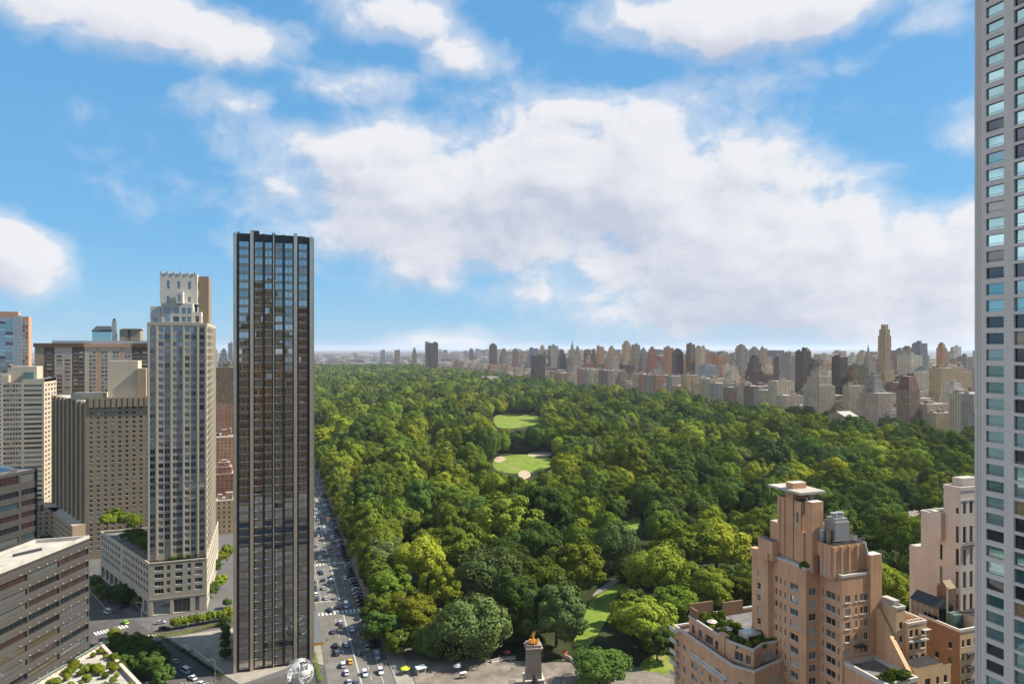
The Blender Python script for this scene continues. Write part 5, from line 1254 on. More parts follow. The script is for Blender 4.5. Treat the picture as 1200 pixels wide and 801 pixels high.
wo = bpy.data.objects.new('woodland', me); COL.objects.link(wo); tag(wo, kind='stuff')
ng = bpy.data.node_groups.new('woodland', 'GeometryNodeTree'); ng.is_modifier = True
ng.interface.new_socket('Geometry', in_out='INPUT', socket_type='NodeSocketGeometry'); ng.interface.new_socket('Geometry', in_out='OUTPUT', socket_type='NodeSocketGeometry')
ni = ng.nodes.new('NodeGroupInput'); no = ng.nodes.new('NodeGroupOutput'); ip = ng.nodes.new('GeometryNodeInstanceOnPoints'); ci = ng.nodes.new('GeometryNodeCollectionInfo')
ci.inputs['Collection'].default_value = SRC; ci.inputs['Separate Children'].default_value = True; ci.inputs['Reset Children'].default_value = True
def nattr(nm, ty):
    n = ng.nodes.new('GeometryNodeInputNamedAttribute'); n.data_type = ty; n.inputs[0].default_value = nm; return n.outputs['Attribute']
ng.links.new(ni.outputs[0], ip.inputs['Points']); ng.links.new(ci.outputs[0], ip.inputs['Instance']); ip.inputs['Pick Instance'].default_value = True
ng.links.new(nattr('pick', 'INT'), ip.inputs['Instance Index']); ng.links.new(nattr('size', 'FLOAT_VECTOR'), ip.inputs['Scale']); ng.links.new(nattr('turn', 'FLOAT_VECTOR'), ip.inputs['Rotation'])
ng.links.new(ip.outputs[0], no.inputs[0])
md = wo.modifiers.new('woodland', 'NODES'); md.node_group = ng
print('trees', len(cand), 'stuff', len(rest))

# plantings away from the park
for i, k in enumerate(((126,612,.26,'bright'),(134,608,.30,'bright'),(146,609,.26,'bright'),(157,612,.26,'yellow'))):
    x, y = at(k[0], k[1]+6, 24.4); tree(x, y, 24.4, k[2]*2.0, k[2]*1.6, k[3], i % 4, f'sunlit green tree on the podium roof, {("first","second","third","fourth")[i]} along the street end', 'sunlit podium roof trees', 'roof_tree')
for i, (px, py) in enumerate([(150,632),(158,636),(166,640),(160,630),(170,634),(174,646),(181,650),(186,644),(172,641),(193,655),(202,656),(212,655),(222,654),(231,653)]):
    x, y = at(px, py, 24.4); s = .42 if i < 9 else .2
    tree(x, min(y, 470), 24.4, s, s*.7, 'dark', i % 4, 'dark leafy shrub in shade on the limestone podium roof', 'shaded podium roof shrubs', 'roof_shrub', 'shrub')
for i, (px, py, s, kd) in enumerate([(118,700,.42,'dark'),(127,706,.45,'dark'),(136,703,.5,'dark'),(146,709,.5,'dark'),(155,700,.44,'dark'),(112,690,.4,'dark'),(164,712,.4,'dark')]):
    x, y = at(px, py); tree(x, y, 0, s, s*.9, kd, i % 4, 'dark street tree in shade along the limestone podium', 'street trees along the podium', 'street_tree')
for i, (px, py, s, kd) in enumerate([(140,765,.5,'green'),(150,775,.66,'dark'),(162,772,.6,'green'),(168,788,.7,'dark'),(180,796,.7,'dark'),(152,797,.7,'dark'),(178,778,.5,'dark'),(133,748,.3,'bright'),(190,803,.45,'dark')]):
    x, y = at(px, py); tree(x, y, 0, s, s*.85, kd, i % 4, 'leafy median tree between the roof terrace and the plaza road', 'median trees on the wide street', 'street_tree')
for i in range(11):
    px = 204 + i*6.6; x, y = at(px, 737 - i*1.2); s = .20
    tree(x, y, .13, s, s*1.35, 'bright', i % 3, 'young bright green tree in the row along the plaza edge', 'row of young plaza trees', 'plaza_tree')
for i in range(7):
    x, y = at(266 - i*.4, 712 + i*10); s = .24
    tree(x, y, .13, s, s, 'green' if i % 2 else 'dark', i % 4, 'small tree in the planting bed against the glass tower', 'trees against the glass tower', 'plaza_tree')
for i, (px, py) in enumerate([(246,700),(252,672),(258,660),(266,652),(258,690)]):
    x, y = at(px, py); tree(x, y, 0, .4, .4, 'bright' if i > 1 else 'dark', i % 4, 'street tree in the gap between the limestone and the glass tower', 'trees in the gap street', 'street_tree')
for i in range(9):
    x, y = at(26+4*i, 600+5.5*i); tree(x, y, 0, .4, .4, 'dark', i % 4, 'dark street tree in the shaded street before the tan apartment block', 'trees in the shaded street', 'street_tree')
rs = random.Random(4); n = 0
A, B, Cc = [Vector(v) for v in ROOFGARDEN]
for i in range(110):
    u, v = rs.random(), rs.random()
    if u + v > 1: u, v = 1-u, 1-v
    p = A + (B-A)*u + (Cc-A)*v; px, py, t = proj(p.x, p.y, 30)
    if not (60 < px < 156 and py < 815) or (Cc-p).length < 5: continue
    s = rs.uniform(.07, .17); tree(p.x, p.y, 30.0, s, s*.8, rs.choice(('bright','yellow','green')), i % 4, 'leafy shrub on the white edged roof terrace', 'shrubs of the corner roof terrace', 'terrace_shrub', 'shrub')
for (xa, xb, ya, yb, z) in TERRACES:
    for i in range(int(8 + (xb-xa)*(yb-ya)/3)):
        s = rs.uniform(.05, .14); tree(rs.uniform(xa, xb), rs.uniform(ya, yb), z, s, s*rs.uniform(.8,1.2), rs.choice(('green','dark','dark','yellow')), i % 4, 'potted shrub on the terraces of the orange brick house', 'shrubs of the brick house terraces', 'terrace_shrub', 'shrub')
for i in range(5):
    tree(179, 137+.6*i, 76.5, .04, .04, 'dark', i % 4, 'small plant on the balcony of the pale stepped tower', 'balcony plants', 'balcony_plant', 'plant')
# ------------------------------------------------------------------ vehicles
m_tyre = mat('tyre', (.02,.02,.02), .8); m_carglass = glass('car_glass', (.015,.018,.02), .03, .10); m_lampw = mat('lamp_lens', (.7,.7,.68), .2, .5); m_lampr = mat('tail_lens', (.35,.02,.015), .3, .5)
PAINT = {k: mat('paint_' + k, c, .28, .5, .15) for k, c in {'black':(.012,.012,.014),'white':(.72,.71,.69),'silver':(.42,.43,.44),'grey':(.10,.105,.115),'blue':(.03,.06,.13),'red':(.30,.02,.015),'yellow':(.80,.42,.02),'green':(.35,.55,.05),'orange':(.75,.20,.02)}.items()}
def loft(mb, secs, m):
    """a body shell from cross sections (x, bottom, top, half width)"""
    R = [[(x,-w*.94,zb),(x,-w,zb+(zt-zb)*.45),(x,-w*.97,zt-.07),(x,-w*.86,zt),(x,w*.86,zt),(x,w*.97,zt-.07),(x,w,zb+(zt-zb)*.45),(x,w*.94,zb)] for x, zb, zt, w in secs]
    for a, b in zip(R, R[1:]):
        for i in range(8): mb.face([a[i], b[i], b[(i+1)%8], a[(i+1)%8]][::-1], m)
    mb.face(R[0], m); mb.face(R[-1][::-1], m)
def cabin(mb, x0, x1, z0, X0, X1, z1, w0, w1, m):
    a = [(x0,-w0,z0),(x1,-w0,z0),(x1,w0,z0),(x0,w0,z0)]; b = [(X0,-w1,z1),(X1,-w1,z1),(X1,w1,z1),(X0,w1,z1)]
    for i in range(4): mb.face([a[i],a[(i+1)%4],b[(i+1)%4],b[i]], m)
    mb.face(b, m)
SPEC = {'car': (4.7,[(-2.35,.38,.72,.74),(-2.2,.28,.96,.86),(-1.2,.24,1.0,.92),(.2,.24,.96,.92),(1.1,.24,.95,.92),(2.0,.28,.84,.88),(2.35,.36,.62,.74)],(-1.85,1.10,.95,-1.25,.30,1.42,.84,.68)),
 'suv': (4.8,[(-2.4,.42,1.0,.82),(-2.3,.34,1.14,.92),(-1,.32,1.14,.96),(.8,.32,1.12,.96),(1.9,.36,1.04,.93),(2.4,.42,.80,.80)],(-2.30,1.05,1.10,-2.0,.45,1.74,.90,.76)),
 'van': (5.6,[(-2.8,.42,1.2,.92),(-2.7,.36,1.3,1.0),(0,.34,1.3,1.0),(1.7,.34,1.28,1.0),(2.5,.4,1.05,.95),(2.8,.45,.8,.85)],(-2.72,1.95,1.28,-2.6,1.05,2.25,.98,.86))}
def make_vehicle(kind, colr, label, group):
    L, secs, cb = SPEC[kind]
    r = empty('parked_car' if kind == 'car' else kind, label, kind, group=group)
    q = MB(); loft(q, secs, PAINT[colr]); q.build('body', r)
    q = MB(); cabin(q, *cb, m_carglass); q.build('window', r)
    q = MB(); x0, x1, z0, X0, X1, z1, w0, w1 = cb; q.box(X0-.03, X1+.03, -w1-.02, w1+.02, z1+.003, z1+.06, PAINT[colr]); q.build('roof', r)
    for sx in (-1, 1):
        for sy in (-1, 1):
            q = MB(); x = sx*L*.295; y = sy*secs[2][3]*.93
            q.tube((x, y-.11, .33), (x, y+.11, .33), .33, .33, m_tyre, 14); q.tube((x, y-.115, .33), (x, y+.115, .33), .2, .2, m_metal, 10); q.build('wheel', r, merge=False)
    for sy in (-.62, .62):
        q = MB(); q.box(L*.485, L*.5+.01, sy-.16, sy+.16, secs[-1][2]-.12, secs[-1][2]+.03, m_lampw); q.build('headlight', r)
        q = MB(); q.box(-L*.5-.01, -L*.485, sy-.16, sy+.16, secs[0][2]-.12, secs[0][2]+.03, m_lampr); q.build('tail_light', r)
    return r
PROTO = {}
def vehicle(kind, colr, x, y, rz, label, group=None):
    if (kind, colr) not in PROTO: PROTO[(kind, colr)] = o = make_vehicle(kind, colr, label, group); o.location = (x, y, .012); o.rotation_euler = (0,0,rz); return o
    return copy_tree(PROTO[(kind, colr)], (x, y, .012), rz, label=label, group=group)
UP = math.pi/2
ORD = ['first','second','third','fourth','fifth','sixth','seventh','eighth','ninth','tenth','eleventh','twelfth']
rc = random.Random(12)
# angle-parked row beside the park, two groups split by the crossing
rowA = [('black','car'),('grey','suv'),('black','car'),('blue','car'),('silver','car'),('black','suv'),('grey','car')]
for i, (c, k) in enumerate(rowA): vehicle(k, c, 42.0, 300 + 6.0*i, math.radians(22), f'{c} {k}, {ORD[i]} from the plaza in the angled row parked by the park kerb', 'cars parked at an angle by the park')
rowB = [('black','car'),('black','car'),('grey','car'),('silver','car'),('white','suv'),('blue','car'),('grey','car'),('silver','car'),('blue','suv'),('black','car'),('grey','car'),('silver','suv')]
for i, (c, k) in enumerate(rowB): vehicle(k, c, 42.2, 351 + 5.7*i, math.radians(22), f'{c} {k}, {ORD[i]} past the zebra crossing in the angled row by the park', 'cars parked at an angle by the park')
def lane(px, py, kind, colr, label, d=1):
    x, y = at(px, py); vehicle(kind, colr, x, y, UP*d, label, 'vehicles on the avenue')
lane(442,770,'van','silver','silver van in the tree shade on the avenue in front of the white suv',-1)
lane(446,788,'suv','white','white suv at the bottom of the avenue behind the silver van',-1)
lane(430,760,'car','silver','silver car half hidden in tree shade on the avenue',-1)
lane(412,738,'car','white','small white car alone in the middle of the avenue',-1)
lane(437,757,'suv','black','black suv deep in the tree shade on the avenue',-1)
lane(393,757,'car','black','black car at the hotel kerb just below the canopy'); lane(395,766,'suv','grey','grey suv at the hotel kerb behind the black car')
lane(402,780,'suv','white','white suv beside the hotel kerb next to two white cars'); lane(406,789,'car','white','white car beside the hotel kerb'); lane(409,800,'car','silver','silver car at the very bottom of the hotel kerb')
lane(387,716,'car','black','black car waiting beside the hotel canopy'); lane(396,712,'suv','black','black suv waiting at the zebra crossing')
lane(379,680,'suv','grey','grey suv paired with a white suv in the left lanes'); lane(388.5,681,'suv','white','white suv paired with a grey suv in the left lanes')
lane(377,672,'car','blue','blue car behind the paired suvs'); lane(383,651,'car','grey','grey car under the orange cab further up the avenue')
lane(375,654,'car','white','white car by the far kerb below the bus'); lane(372,640,'car','silver','silver car at the far kerb')
lane(393,618,'car','white','white car next to the orange truck',-1); lane(386,643,'car','red','red car crossing the avenue lanes',-1); lane(397,640,'car','silver','silver car near the park kerb far up the avenue',-1)
for i, (px, py, c) in enumerate([(373,610,'white'),(371,598,'silver'),(380,588,'black'),(376,578,'white'),(372,572,'silver'),(378,566,'black'),(373,560,'white'),(370,553,'silver'),(388,598,'grey'),(383,574,'black'),(374,546,'white'),(369,545,'grey'),(373,628,'white'),(374,619,'grey')]):
    lane(px, py, 'car', c, f'distant {c} car far up the avenue between the tree wall and the glass tower')
for i in range(34):
    c = rc.choice(('white','silver','black','grey','blue','black')); vehicle('car', c, 42.4, 427 + 5.9*i, math.radians(22), f'{c} car in the far stretch of the angled row under the park trees', 'far cars parked at an angle by the park')
for i in range(48):
    c = rc.choice(('white','silver','black','grey','white','blue')); vehicle('car' if rc.random() < .7 else 'suv', c, 21.4, 366 + 6.6*i + rc.uniform(0,.6), UP, f'{c} vehicle parked along the building side kerb of the far avenue', 'vehicles parked on the building side')
for i in range(26):
    c = rc.choice(('white','silver','black','grey','yellow','blue')); k = rc.choice((25.8, 30.2, 34.8, 38.4)); vehicle('car', c, k, 360 + 15*i + rc.uniform(0,9), UP if k < 32 else -UP, f'{c} car driving in the lanes of the far avenue', 'cars driving on the far avenue')
for i, (X_, Y_, k_, c_, u_) in enumerate([(30.4,270,'car','grey',1),(34.6,276,'suv','white',-1),(30.2,289,'car','yellow',1),(26,262,'van','white',1),(34.8,296,'car','black',-1),(26.2,300,'suv','black',1),(30.4,306,'car','silver',1),(38.6,312,'car','yellow',-1),(34.6,322,'car','white',-1),(26.0,322,'car','grey',1),(30.2,331,'suv','silver',1),(38.4,334,'car','black',-1),(34.8,352,'van','white',-1),(26.2,350,'car','black',1)]):
    vehicle(k_, c_, X_, Y_, UP*u_, f'{c_} {k_} in moving traffic between the canopy and the park corner, {ORD[i % 12]} up the road' if i < 12 else f'{c_} {k_} just past the zebra crossing in moving traffic', 'traffic on the near avenue')
# white-cabbed orange truck
x, y = at(384.5, 612); r = empty('box_truck', 'orange truck with white cab far up the avenue', 'truck', (x, y, 0), -UP)
q = MB(); q.box(-4.2,1.0,-1.2,1.2,.9,3.3,PAINT['orange']); q.build('cargo_box', r)
q = MB(); loft(q, [(1.1,.5,2.7,1.12),(2.4,.5,2.6,1.12),(3.1,.5,1.5,1.08)], PAINT['white']); q.build('cab', r)
q = MB(); q.box(2.5,2.95,-.95,.95,1.62,2.35,m_carglass); q.build('windscreen', r)
for sx in (-3,-1.9,2.0):
    for sy in (-1.05,1.05):
        q = MB(); q.tube((sx,sy-.15,.5),(sx,sy+.15,.5),.5,.5,m_tyre,14); q.build('wheel', r)
# by the curb of the wide street
d = math.atan2(.85,-.526)
for i, (k, c, px, py, lab) in enumerate([('car','silver',205,776,'silver car first in the kerb queue beside the plaza'),('van','white',217,787,'white van second in the kerb queue beside the plaza'),('car','white',225.5,795,'white car third in the kerb queue beside the plaza'),('car','white',235,802,'white car last in the kerb queue at the bottom edge'),
  ('car','silver',188,730,'silver car crossing in front of the limestone podium'),('suv','black',192,738,'black suv in shade before the limestone podium'),('van','white',126,718,'white van driving in the shaded street by the podium'),('car','yellow',156,757,'yellow taxi on the wide street beside the zebra crossing'),
  ('car','green',147,730,'lime green taxi under the trees before the podium'),('car','white',149,775,'white car between the median trees'),('suv','grey',140,712,'grey suv in the shaded street by the podium'),('car','yellow',143,779,'yellow taxi half hidden by the median trees')]):
    x, y = at(px, py); vehicle(k, c, x, y, d if i not in (4,5) else .05, lab, 'vehicles on the wide street')
# ------------------------------------------------------------------ people
def figure_mesh(name, joints, bones, mats_z, smooth_levels=1):
    me = bpy.data.meshes.new(name); me.from_pydata([j[:3] for j in joints], bones, []); o = bpy.data.objects.new(name, me); COL.objects.link(o)
    sk = o.modifiers.new('skin', 'SKIN'); sv = me.skin_vertices[0].data
    for i, j in enumerate(joints): sv[i].radius = (j[3], j[3]*(j[4] if len(j) > 4 else 1))
    sv[0].use_root = True
    ss = o.modifiers.new('sub', 'SUBSURF'); ss.levels = ss.render_levels = smooth_levels
    dg = bpy.context.evaluated_depsgraph_get(); ev = o.evaluated_get(dg); m2 = bpy.data.meshes.new_from_object(ev)
    bpy.data.objects.remove(o); m2.name = name; m2.materials.clear()
    for z, m in mats_z: m2.materials.append(m)
    for p in m2.polygons:
        for i, (z, m) in enumerate(mats_z):
            if p.center.z < z: p.material_index = i; break
        p.use_smooth = True
    return m2
m_skin = mat('skin', (.48,.30,.21), .6); m_hair = mat('hair', (.04,.025,.015), .7)
def person_mesh(top, legs, stride):
    J = [(0,0,.95,.15,.75),(0,0,1.15,.145,.75),(0,0,1.38,.16,.65),(0,0,1.52,.06),(0.02,0,1.64,.095),(0.01,0,1.74,.075),
         (0,.10,.9,.10),(stride*.5,.10,.5,.065),(stride*.6,.10,.08,.045),(stride*.6+.14,.10,.04,.04),(0,-.10,.9,.10),(-stride*.5,-.10,.5,.065),(-stride*.8,-.10,.1,.045),(-stride*.8+.14,-.10,.05,.04),
         (0,.2,1.40,.06),(-stride*.4,.25,1.12,.045),(-stride*.2,.25,.88,.035),(0,-.2,1.40,.06),(stride*.4,-.25,1.12,.045),(stride*.6,-.25,.9,.035)]
    Bn = [(0,1),(1,2),(2,3),(3,4),(4,5),(0,6),(6,7),(7,8),(8,9),(0,10),(10,11),(11,12),(12,13),(2,14),(14,15),(15,16),(2,17),(17,18),(18,19)]
    return figure_mesh('person', J, Bn, [(.07,m_hair),(.92,legs),(1.47,top),(1.67,m_skin),(9,m_hair)])
cl = {k: mat('cloth_' + k, c, .9) for k, c in {'dark':(.03,.035,.05),'white':(.65,.63,.6),'red':(.4,.05,.04),'blue':(.06,.12,.3),'tan':(.4,.3,.18)}.items()}
PM = [('white shirt and dark trousers', person_mesh(cl['white'], cl['dark'], .3)), ('dark clothes', person_mesh(cl['dark'], cl['dark'], .28)), ('red top and tan trousers', person_mesh(cl['red'], cl['tan'], .1)), ('blue shirt and pale trousers', person_mesh(cl['blue'], cl['white'], .32))]
PPL = [(206,762,1,'on the plaza pavement'),(213,772,1,'beside the parked white van'),(222,773,1,'walking over the plaza pavement'),(248,786,1,'on the pavement near the bottom edge'),(199,750,0,'by the plaza corner'),
 (384,775,0,'on the hotel pavement'),(383,752,1,'below the hotel canopy'),(376,790,3,'by the globe'),(510,792,2,'near the food cart'),(565,790,0,'on the gate plaza left of the monument'),(585,772,2,'behind the monument on the plaza'),
 (600,786,1,'close to the monument'),(650,784,3,'on the gate plaza right of the monument'),(660,776,0,'by the stone bench'),(640,795,2,'in front of the monument steps'),(462,700,1,'on the park pavement'),(452,686,3,'on the pavement by the parked cars'),(468,760,0,'by the umbrella'),(760,788,2,'on the corner lawn'),(698,716,1,'on the long lawn')]
for i, (px, py, k, w) in enumerate(PPL):
    x, y = at(px, py, .14); o = bpy.data.objects.new('person', PM[k][1]); COL.objects.link(o); o.location = (x, y, .14 if px < 690 else .03); o.rotation_euler = (0,0,rc.uniform(0,6.28))
    tag(o, f'person in {PM[k][0]} {w}', 'person')
# ------------------------------------------------------------------ monument with gilded group
mx_, my_ = at(625, 806); r = empty('monument', 'tall pinkish stone pylon monument crowned by a gilded statue', 'monument', (mx_, my_, .1), math.radians(-12)); r.scale = (1.12, 1.12, 1.2)
q = MB()
for k in range(4): q.box(-7.5+.6*k,7.5-.6*k,-7+.6*k,7-.6*k,.22*k,.22*(k+1),m_pinkg)
q.build('steps', r)
q = MB(); q.box(-3.2,3.2,-3.0,3.0,.88,3.4,m_pinkg); q.box(-3.4,3.4,-3.2,3.2,3.4,3.8,m_trim)
def taper(mb, a, b, c, d, z0, z1, m):
    A = [(-a,-b,z0),(a,-b,z0),(a,b,z0),(-a,b,z0)]; B = [(-c,-d,z1),(c,-d,z1),(c,d,z1),(-c,d,z1)]
    for i in range(4): mb.face([A[i],A[(i+1)%4],B[(i+1)%4],B[i]], m)
    mb.face(B, m)
taper(q, 2.6,2.3,2.25,2.0,3.8,12.6,m_pinkg); q.build('pylon', r)
q = MB(); q.box(-2.75,2.75,-2.5,2.5,12.6,13.2,m_pinkg); q.box(-2.95,2.95,-2.7,2.7,13.2,13.6,m_pinkg); q.box(-2.4,2.4,-2.2,2.2,13.6,14.4,m_pinkg); q.build('cornice', r)
q = MB(); q.ball(0,-3.6,3.9,1.0,.8,1.6,m_darkm); q.ball(0,-3.6,5.6,.4,.4,.5,m_darkm); q.box(-2,2,-5.2,-3.0,.9,2.4,m_pinkg); q.ball(-1.5,-4.2,2.6,.7,.5,.7,m_darkm); q.ball(1.5,-4.2,2.6,.7,.5,.7,m_darkm); q.build('bronze_group', r)
q = MB(); q.cyl(0,0,14.4,15.0,1.5,1.9,m_gold,14); q.build('shell_chariot', r)
J = [(0,0,15.9,.42),(0,0,16.6,.36),(0,0,17.15,.42),(0,0,17.5,.16),(0,0,17.8,.25),(0,0,18.05,.2),(0,.2,15.0,.5),(0,-.1,15.0,.5),(.5,0,17.1,.15),(.8,.1,17.7,.12),(1.0,.1,18.5,.1),(-.5,0,17.1,.15),(-.8,0,16.6,.12),(-1.1,.2,16.3,.1)]
me_ = figure_mesh('statue', J, [(0,1),(1,2),(2,3),(3,4),(4,5),(0,6),(0,7),(2,8),(8,9),(9,10),(2,11),(11,12),(12,13)], [(99, m_gold)]); o = bpy.data.objects.new('gilded_figure', me_); COL.objects.link(o); o.parent = r
for k, (a, s) in enumerate(((-.7,1),(0,1.05),(.7,1))):
    H_ = [(0,-.9,14.9,.42),(0,-1.5,15.2,.40),(0,-1.9,15.8,.26),(0,-2.15,16.25,.22),(0,-2.5,16.15,.13),(.25,-1.9,14.7,.12),(.25,-2.4,14.9,.08),(-.25,-1.9,14.7,.12),(-.25,-2.4,15.0,.08),(0,-.3,14.7,.28)]
    me_ = figure_mesh('seahorse', H_, [(0,1),(1,2),(2,3),(3,4),(1,5),(5,6),(1,7),(7,8),(0,9)], [(99, m_gold)]); o = bpy.data.objects.new('gilded_seahorse', me_); COL.objects.link(o); o.parent = r; o.rotation_euler = (0,0,a); o.location = (0,.3,0)
# ------------------------------------------------------------------ steel globe before the glass tower
gx, gy = 9.5, 272.0
r = empty('globe_sculpture', 'big silver steel globe sculpture in front of the glass tower', 'sculpture', (gx, gy, 0))
m_bright = mat('bright_steel', (.66,.64,.60), .35, .5, .5)
q = MB(); R = 5.2; zc = 6.6
for lat in (-50,-25,0,25,50):
    a = math.radians(lat)
    for i in range(32):
        t0, t1 = 2*math.pi*i/32, 2*math.pi*(i+1)/32
        q.tube((R*math.cos(a)*math.cos(t0),R*math.cos(a)*math.sin(t0),zc+R*math.sin(a)),(R*math.cos(a)*math.cos(t1),R*math.cos(a)*math.sin(t1),zc+R*math.sin(a)),.07,.07,m_bright,5,False)
for k in range(8):
    b_ = math.pi*k/8
    for i in range(32):
        t0, t1 = 2*math.pi*i/32, 2*math.pi*(i+1)/32
        q.tube((R*math.cos(t0)*math.cos(b_),R*math.cos(t0)*math.sin(b_),zc+R*math.sin(t0)),(R*math.cos(t1)*math.cos(b_),R*math.cos(t1)*math.sin(b_),zc+R*math.sin(t1)),.07,.07,m_bright,5,False)
q.build('armature', r, merge=False)
q = MB()
for i in range(48):
    for j in range(24):
        lo, la = 2*math.pi*i/48, math.pi*(j/24-.5); c = lambda a, b: (R*1.015*math.cos(b)*math.cos(a), R*1.015*math.cos(b)*math.sin(a), zc+R*1.015*math.sin(b))
        v = Vector((math.cos(la)*math.cos(lo), math.cos(la)*math.sin(lo), math.sin(la)))
        if MN.noise(v*1.9 + Vector((4.2,1.1,.3))) > .13: q.face([c(lo,la),c(lo+2*math.pi/48,la),c(lo+2*math.pi/48,la+math.pi/24),c(lo,la+math.pi/24)], m_bright)
q.build('continents', r)
q = MB(); q.cyl(0,0,0,1.7,3.4,.9,m_darkm,20); q.build('pedestal', r)
# ------------------------------------------------------------------ street furniture
x, y = 16.6, 318
r = empty('entrance_canopy', 'glazed grid canopy over the hotel entrance beside the avenue', 'canopy', (x, y, 0))
q = MB()
for k in range(5): q.box(-3.4+1.7*k-.12,-3.4+1.7*k+.12,-18,18,5.0,5.3,m_darkm)
for k in range(14): q.box(-3.6,3.6,-18+2.77*k-.1,-18+2.77*k+.1,5.31,5.5,m_darkm)
q.build('frame', r, merge=False)
q = MB(); q.box(-3.5,3.5,-18.1,18.1,5.52,5.6,glass('canopy_glass',(.13,.12,.10),.25,.03)); q.build('glass_roof', r)
q = MB(); q.box(-3.7,3.7,-18.5,-18.15,4.7,5.7,m_gold); q.build('fascia', r)
for k in range(5):
    q = MB(); q.tube((3.2,-17+8.5*k,.1),(3.2,-17+8.5*k,5),.14,.14,m_steel,8); q.build('post', r)
def hedge(name, pts, w, h, m, label, zb=.13):
    q = MB(); rr = np.random.default_rng(len(pts)*7+int(w*10)); P = [Vector(p) for p in pts]
    for a, b_ in zip(P, P[1:]):
        d_ = (b_-a); L_ = d_.length; d_.normalize(); n_h = Vector((-d_.y, d_.x))
        for _ in range(int(L_*w*26)):
            p = a + d_*rr.uniform(0,L_) + n_h*rr.uniform(-w/2,w/2); z = zb + h*rr.uniform(.1,1)**.5; c = Vector((p.x,p.y,z)); u = Vector(rr.normal(size=3)).normalized(); v = u.cross(Vector(rr.normal(size=3))).normalized(); s = .32
            q.face([c-u*s*.5,c-v*s*.4,c+u*s*.5,c+v*s*.4], m)
    tag(q.build(name, merge=False), label, 'hedge')
hedge('hedge', [at(176,747), at(214,744), at(274,728)], 2.4, 1.3, LEAF['yellow'], 'low yellowish hedge along the plaza edge under the young trees')
hedge('hedge', [at(184,744), at(215,764), at(262,796)], 1.8, 1.1, LEAF['dark'], 'dark hedge in the planter beside the wide street pavement')
hedge('hedge', [at(368,765), at(376,800)], 1.6, 1.0, LEAF['bright'], 'narrow green hedge strip on the hotel pavement', .13)
for i, (a, c, lab) in enumerate((((215,757),(222,764),'short stone planter wall by the plaza corner'),((226,762),(262,790),'long pale stone planter wall beside the wide street'))):
    A_, C_ = Vector(at(*a)), Vector(at(*c)); dd = (C_-A_).normalized(); nn_ = Vector((-dd.y, dd.x))*.5
    q = MB(); q.prism([tuple(A_-nn_), tuple(C_-nn_), tuple(C_+nn_), tuple(A_+nn_)] if True else [], .13, 1.0, m_roof_l); tag(q.build('planter_wall'), lab, 'wall')
# curved stone benches behind the monument
for i, (pts, lab) in enumerate((([(660,768),(668,772),(676,779)],'curved stone bench wall right of the monument'),([(575,776),(590,772),(604,771)],'curved stone bench wall behind the monument'))):
    q = MB(); P = [Vector(at(*p)) for p in pts]
    for a, b_ in zip(P, P[1:]):
        dd = (b_-a).normalized(); nn_ = Vector((-dd.y, dd.x)); q.prism([tuple(a-nn_*.5),tuple(b_-nn_*.5),tuple(b_+nn_*.5),tuple(a+nn_*.5)], .13, 1.1, m_pinkg); q.prism([tuple(a-nn_*1.0),tuple(b_-nn_*1.0),tuple(b_-nn_*.52),tuple(a-nn_*.52)], .13, .6, m_trim)
    tag(q.build('stone_bench'), lab, 'bench')
# market umbrellas, kiosk, carts
def umbrella(px, py, c, R_, label):
    x, y = at(px, py); r = empty('market_umbrella', label, 'umbrella', (x, y, .14)); q = MB(); n = 8
    for i in range(n):
        a, b_ = 2*math.pi*i/n, 2*math.pi*(i+1)/n; q.face([(R_*math.cos(a),R_*math.sin(a),2.2),(R_*math.cos(b_),R_*math.sin(b_),2.2),(0,0,3.1)], c); q.face([(R_*math.cos(a),R_*math.sin(a),1.95),(R_*math.cos(b_),R_*math.sin(b_),1.95),(R_*math.cos(b_),R_*math.sin(b_),2.2),(R_*math.cos(a),R_*math.sin(a),2.2)], c)
    q.build('canopy', r); q = MB(); q.tube((0,0,0),(0,0,3.2),.05,.05,m_metal,6); q.build('pole', r); q = MB(); q.cyl(0,0,0,.12,.5,.5,m_darkm); q.build('base', r)
m_lime_cloth = mat('lime_cloth', (.62,.68,.04), .85); m_red = mat('red_cloth', (.45,.06,.04), .85)
umbrella(475,789,m_lime_cloth,1.9,'bright lime yellow umbrella beside the avenue corner'); umbrella(594,770,m_red,1.5,'small red umbrella in tree shade behind the monument')
umbrella(662,770,m_red,1.1,'small reddish umbrella by the curved bench'); umbrella(536,786,mat('white_cloth',(.7,.69,.66),.85),1.7,'white umbrella over the food cart')
x, y = at(493, 789); r = empty('kiosk', 'white newsstand kiosk next to the lime umbrella', 'kiosk', (x, y, .14), .2)
q = MB(); q.box(-1.7,1.7,-1.3,1.3,0,2.5,m_roof_l); q.build('body', r); q = MB(); q.box(-2,2,-1.7,1.6,2.52,2.75,mat('white_sheet',(.72,.71,.68),.5)); q.build('roof', r); q = MB(); q.box(-1.2,1.2,-1.36,-1.31,1.0,2.1,m_carglass); q.build('counter_window', r)
x, y = at(543, 794); r = empty('food_cart', 'silver food cart standing on the gate plaza under the drooping tree', 'cart', (x, y, .14), .1)
q = MB(); q.box(-1.3,1.3,-.7,.7,.45,1.3,m_metal); q.build('body', r); q = MB(); q.box(-1.35,1.35,-.75,.75,2.05,2.15,mat('cart_roof',(.66,.65,.62),.5)); q.build('roof', r)
for sx in (-1.2,1.2):
    for sy in (-.6,.6): q = MB(); q.tube((sx,sy,1.3),(sx,sy,2.05),.03,.03,m_metal,5); q.build('post', r)
for sx in (-.8,.8): q = MB(); q.tube((sx,-.75,.3),(sx,.75,.3),.3,.3,m_tyre,12); q.build('wheel', r)
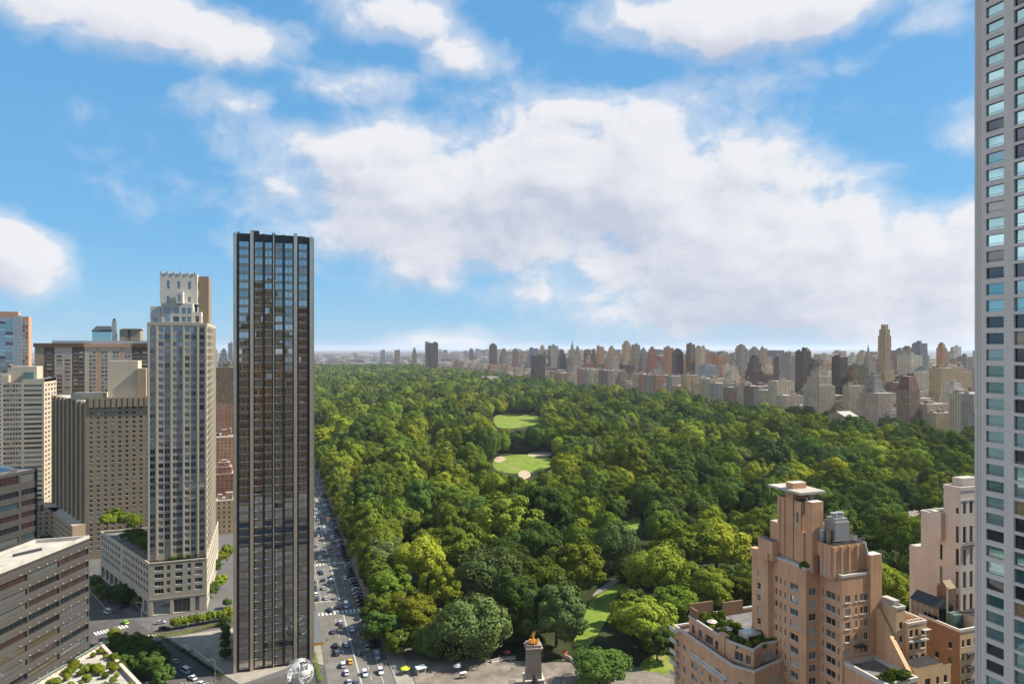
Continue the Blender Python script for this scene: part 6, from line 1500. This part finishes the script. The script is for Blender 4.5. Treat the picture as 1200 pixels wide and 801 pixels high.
# street lamps
q = MB(); q.tube((0,0,0),(0,0,8.4),.11,.07,m_metal,8); q.cyl(0,0,0,.9,.22,.16,m_metal,8)
r0 = empty('street_lamp', 'tall grey street lamp by the plaza corner in front of the podium', 'lamp', (0,0,0), group='street lamps'); q.build('pole', r0, merge=False)
q = MB(); P = [(0,0,8.4),(.5,0,9.1),(1.2,0,9.35),(2.2,0,9.3)]
for a, b_ in zip(P, P[1:]): q.tube(a, b_, .06, .06, m_metal, 6)
q.build('arm', r0, merge=False); q = MB(); q.ball(2.5,0,9.25,.42,.16,.12,m_metal,8,5); q.build('lamp_head', r0)
LMP = [(178,752,'tall grey street lamp by the plaza corner in front of the podium'),(252,800,'street lamp at the bottom of the plaza pavement'),(106,768,'street lamp beside the banded office block corner'),(374,700,'street lamp beside the far end of the hotel canopy'),(470,770,'street lamp at the park corner near the lime umbrella'),(449,690,'street lamp between the parked cars and the park trees'),(166,728,'street lamp under the podium front')]
for i, (px, py, lab) in enumerate(LMP):
    x, y = at(px, py); rz = rc.choice((0, 2.0, 3.14))
    if i == 0: r0.location = (x, y, .1); r0.rotation_euler = (0,0,rz)
    else: copy_tree(r0, (x, y, .1), rz, label=lab)
# green news stand by the street corner
x, y = at(184, 757); r = empty('news_kiosk', 'small green kiosk on the corner pavement by the zebra crossing', 'kiosk', (x, y, .13), .5)
q = MB(); q.box(-1.6,1.6,-1.1,1.1,0,2.4,mat('kiosk_green',(.05,.12,.07),.6)); q.build('body', r); q = MB(); q.box(-1.9,1.9,-1.4,1.4,2.42,2.62,m_greenp); q.build('roof', r); q = MB(); q.box(-1,1,-1.15,-1.11,1,2,m_carglass); q.build('counter_window', r)
# terrace things
for i, (x, y, lab) in enumerate(((117.5,157,'cream umbrella on the planted brick terrace'),(116.5,162.5,'pale umbrella near the end wall of the brick terrace'))):
    r = empty('terrace_umbrella', lab, 'umbrella', (x, y, 51.2)); q = MB()
    for k in range(8):
        a, b_ = 2*math.pi*k/8, 2*math.pi*(k+1)/8; q.face([(1.5*math.cos(a),1.5*math.sin(a),2.1),(1.5*math.cos(b_),1.5*math.sin(b_),2.1),(0,0,2.8)], m_white)
    q.build('canopy', r); q = MB(); q.tube((0,0,0),(0,0,2.9),.04,.04,m_metal,6); q.build('pole', r)

# ------------------------------------------------------------------ the air
hz = bpy.data.materials.new('haze_air'); hz.use_nodes = True; t = hz.node_tree; t.nodes.clear()
pv = t.nodes.new('ShaderNodeVolumePrincipled'); pv.inputs['Color'].default_value = (.80,.88,1.0,1); pv.inputs['Density'].default_value = HAZE; pv.inputs['Anisotropy'].default_value = .1
oo = t.nodes.new('ShaderNodeOutputMaterial'); t.links.new(pv.outputs[0], oo.inputs['Volume'])
if HAZE > 0:
    q = MB(); q.box(-60500, 60500, -60500, 60500, -1.1, 262, hz); h = q.build('haze'); tag(h, kind='stuff')
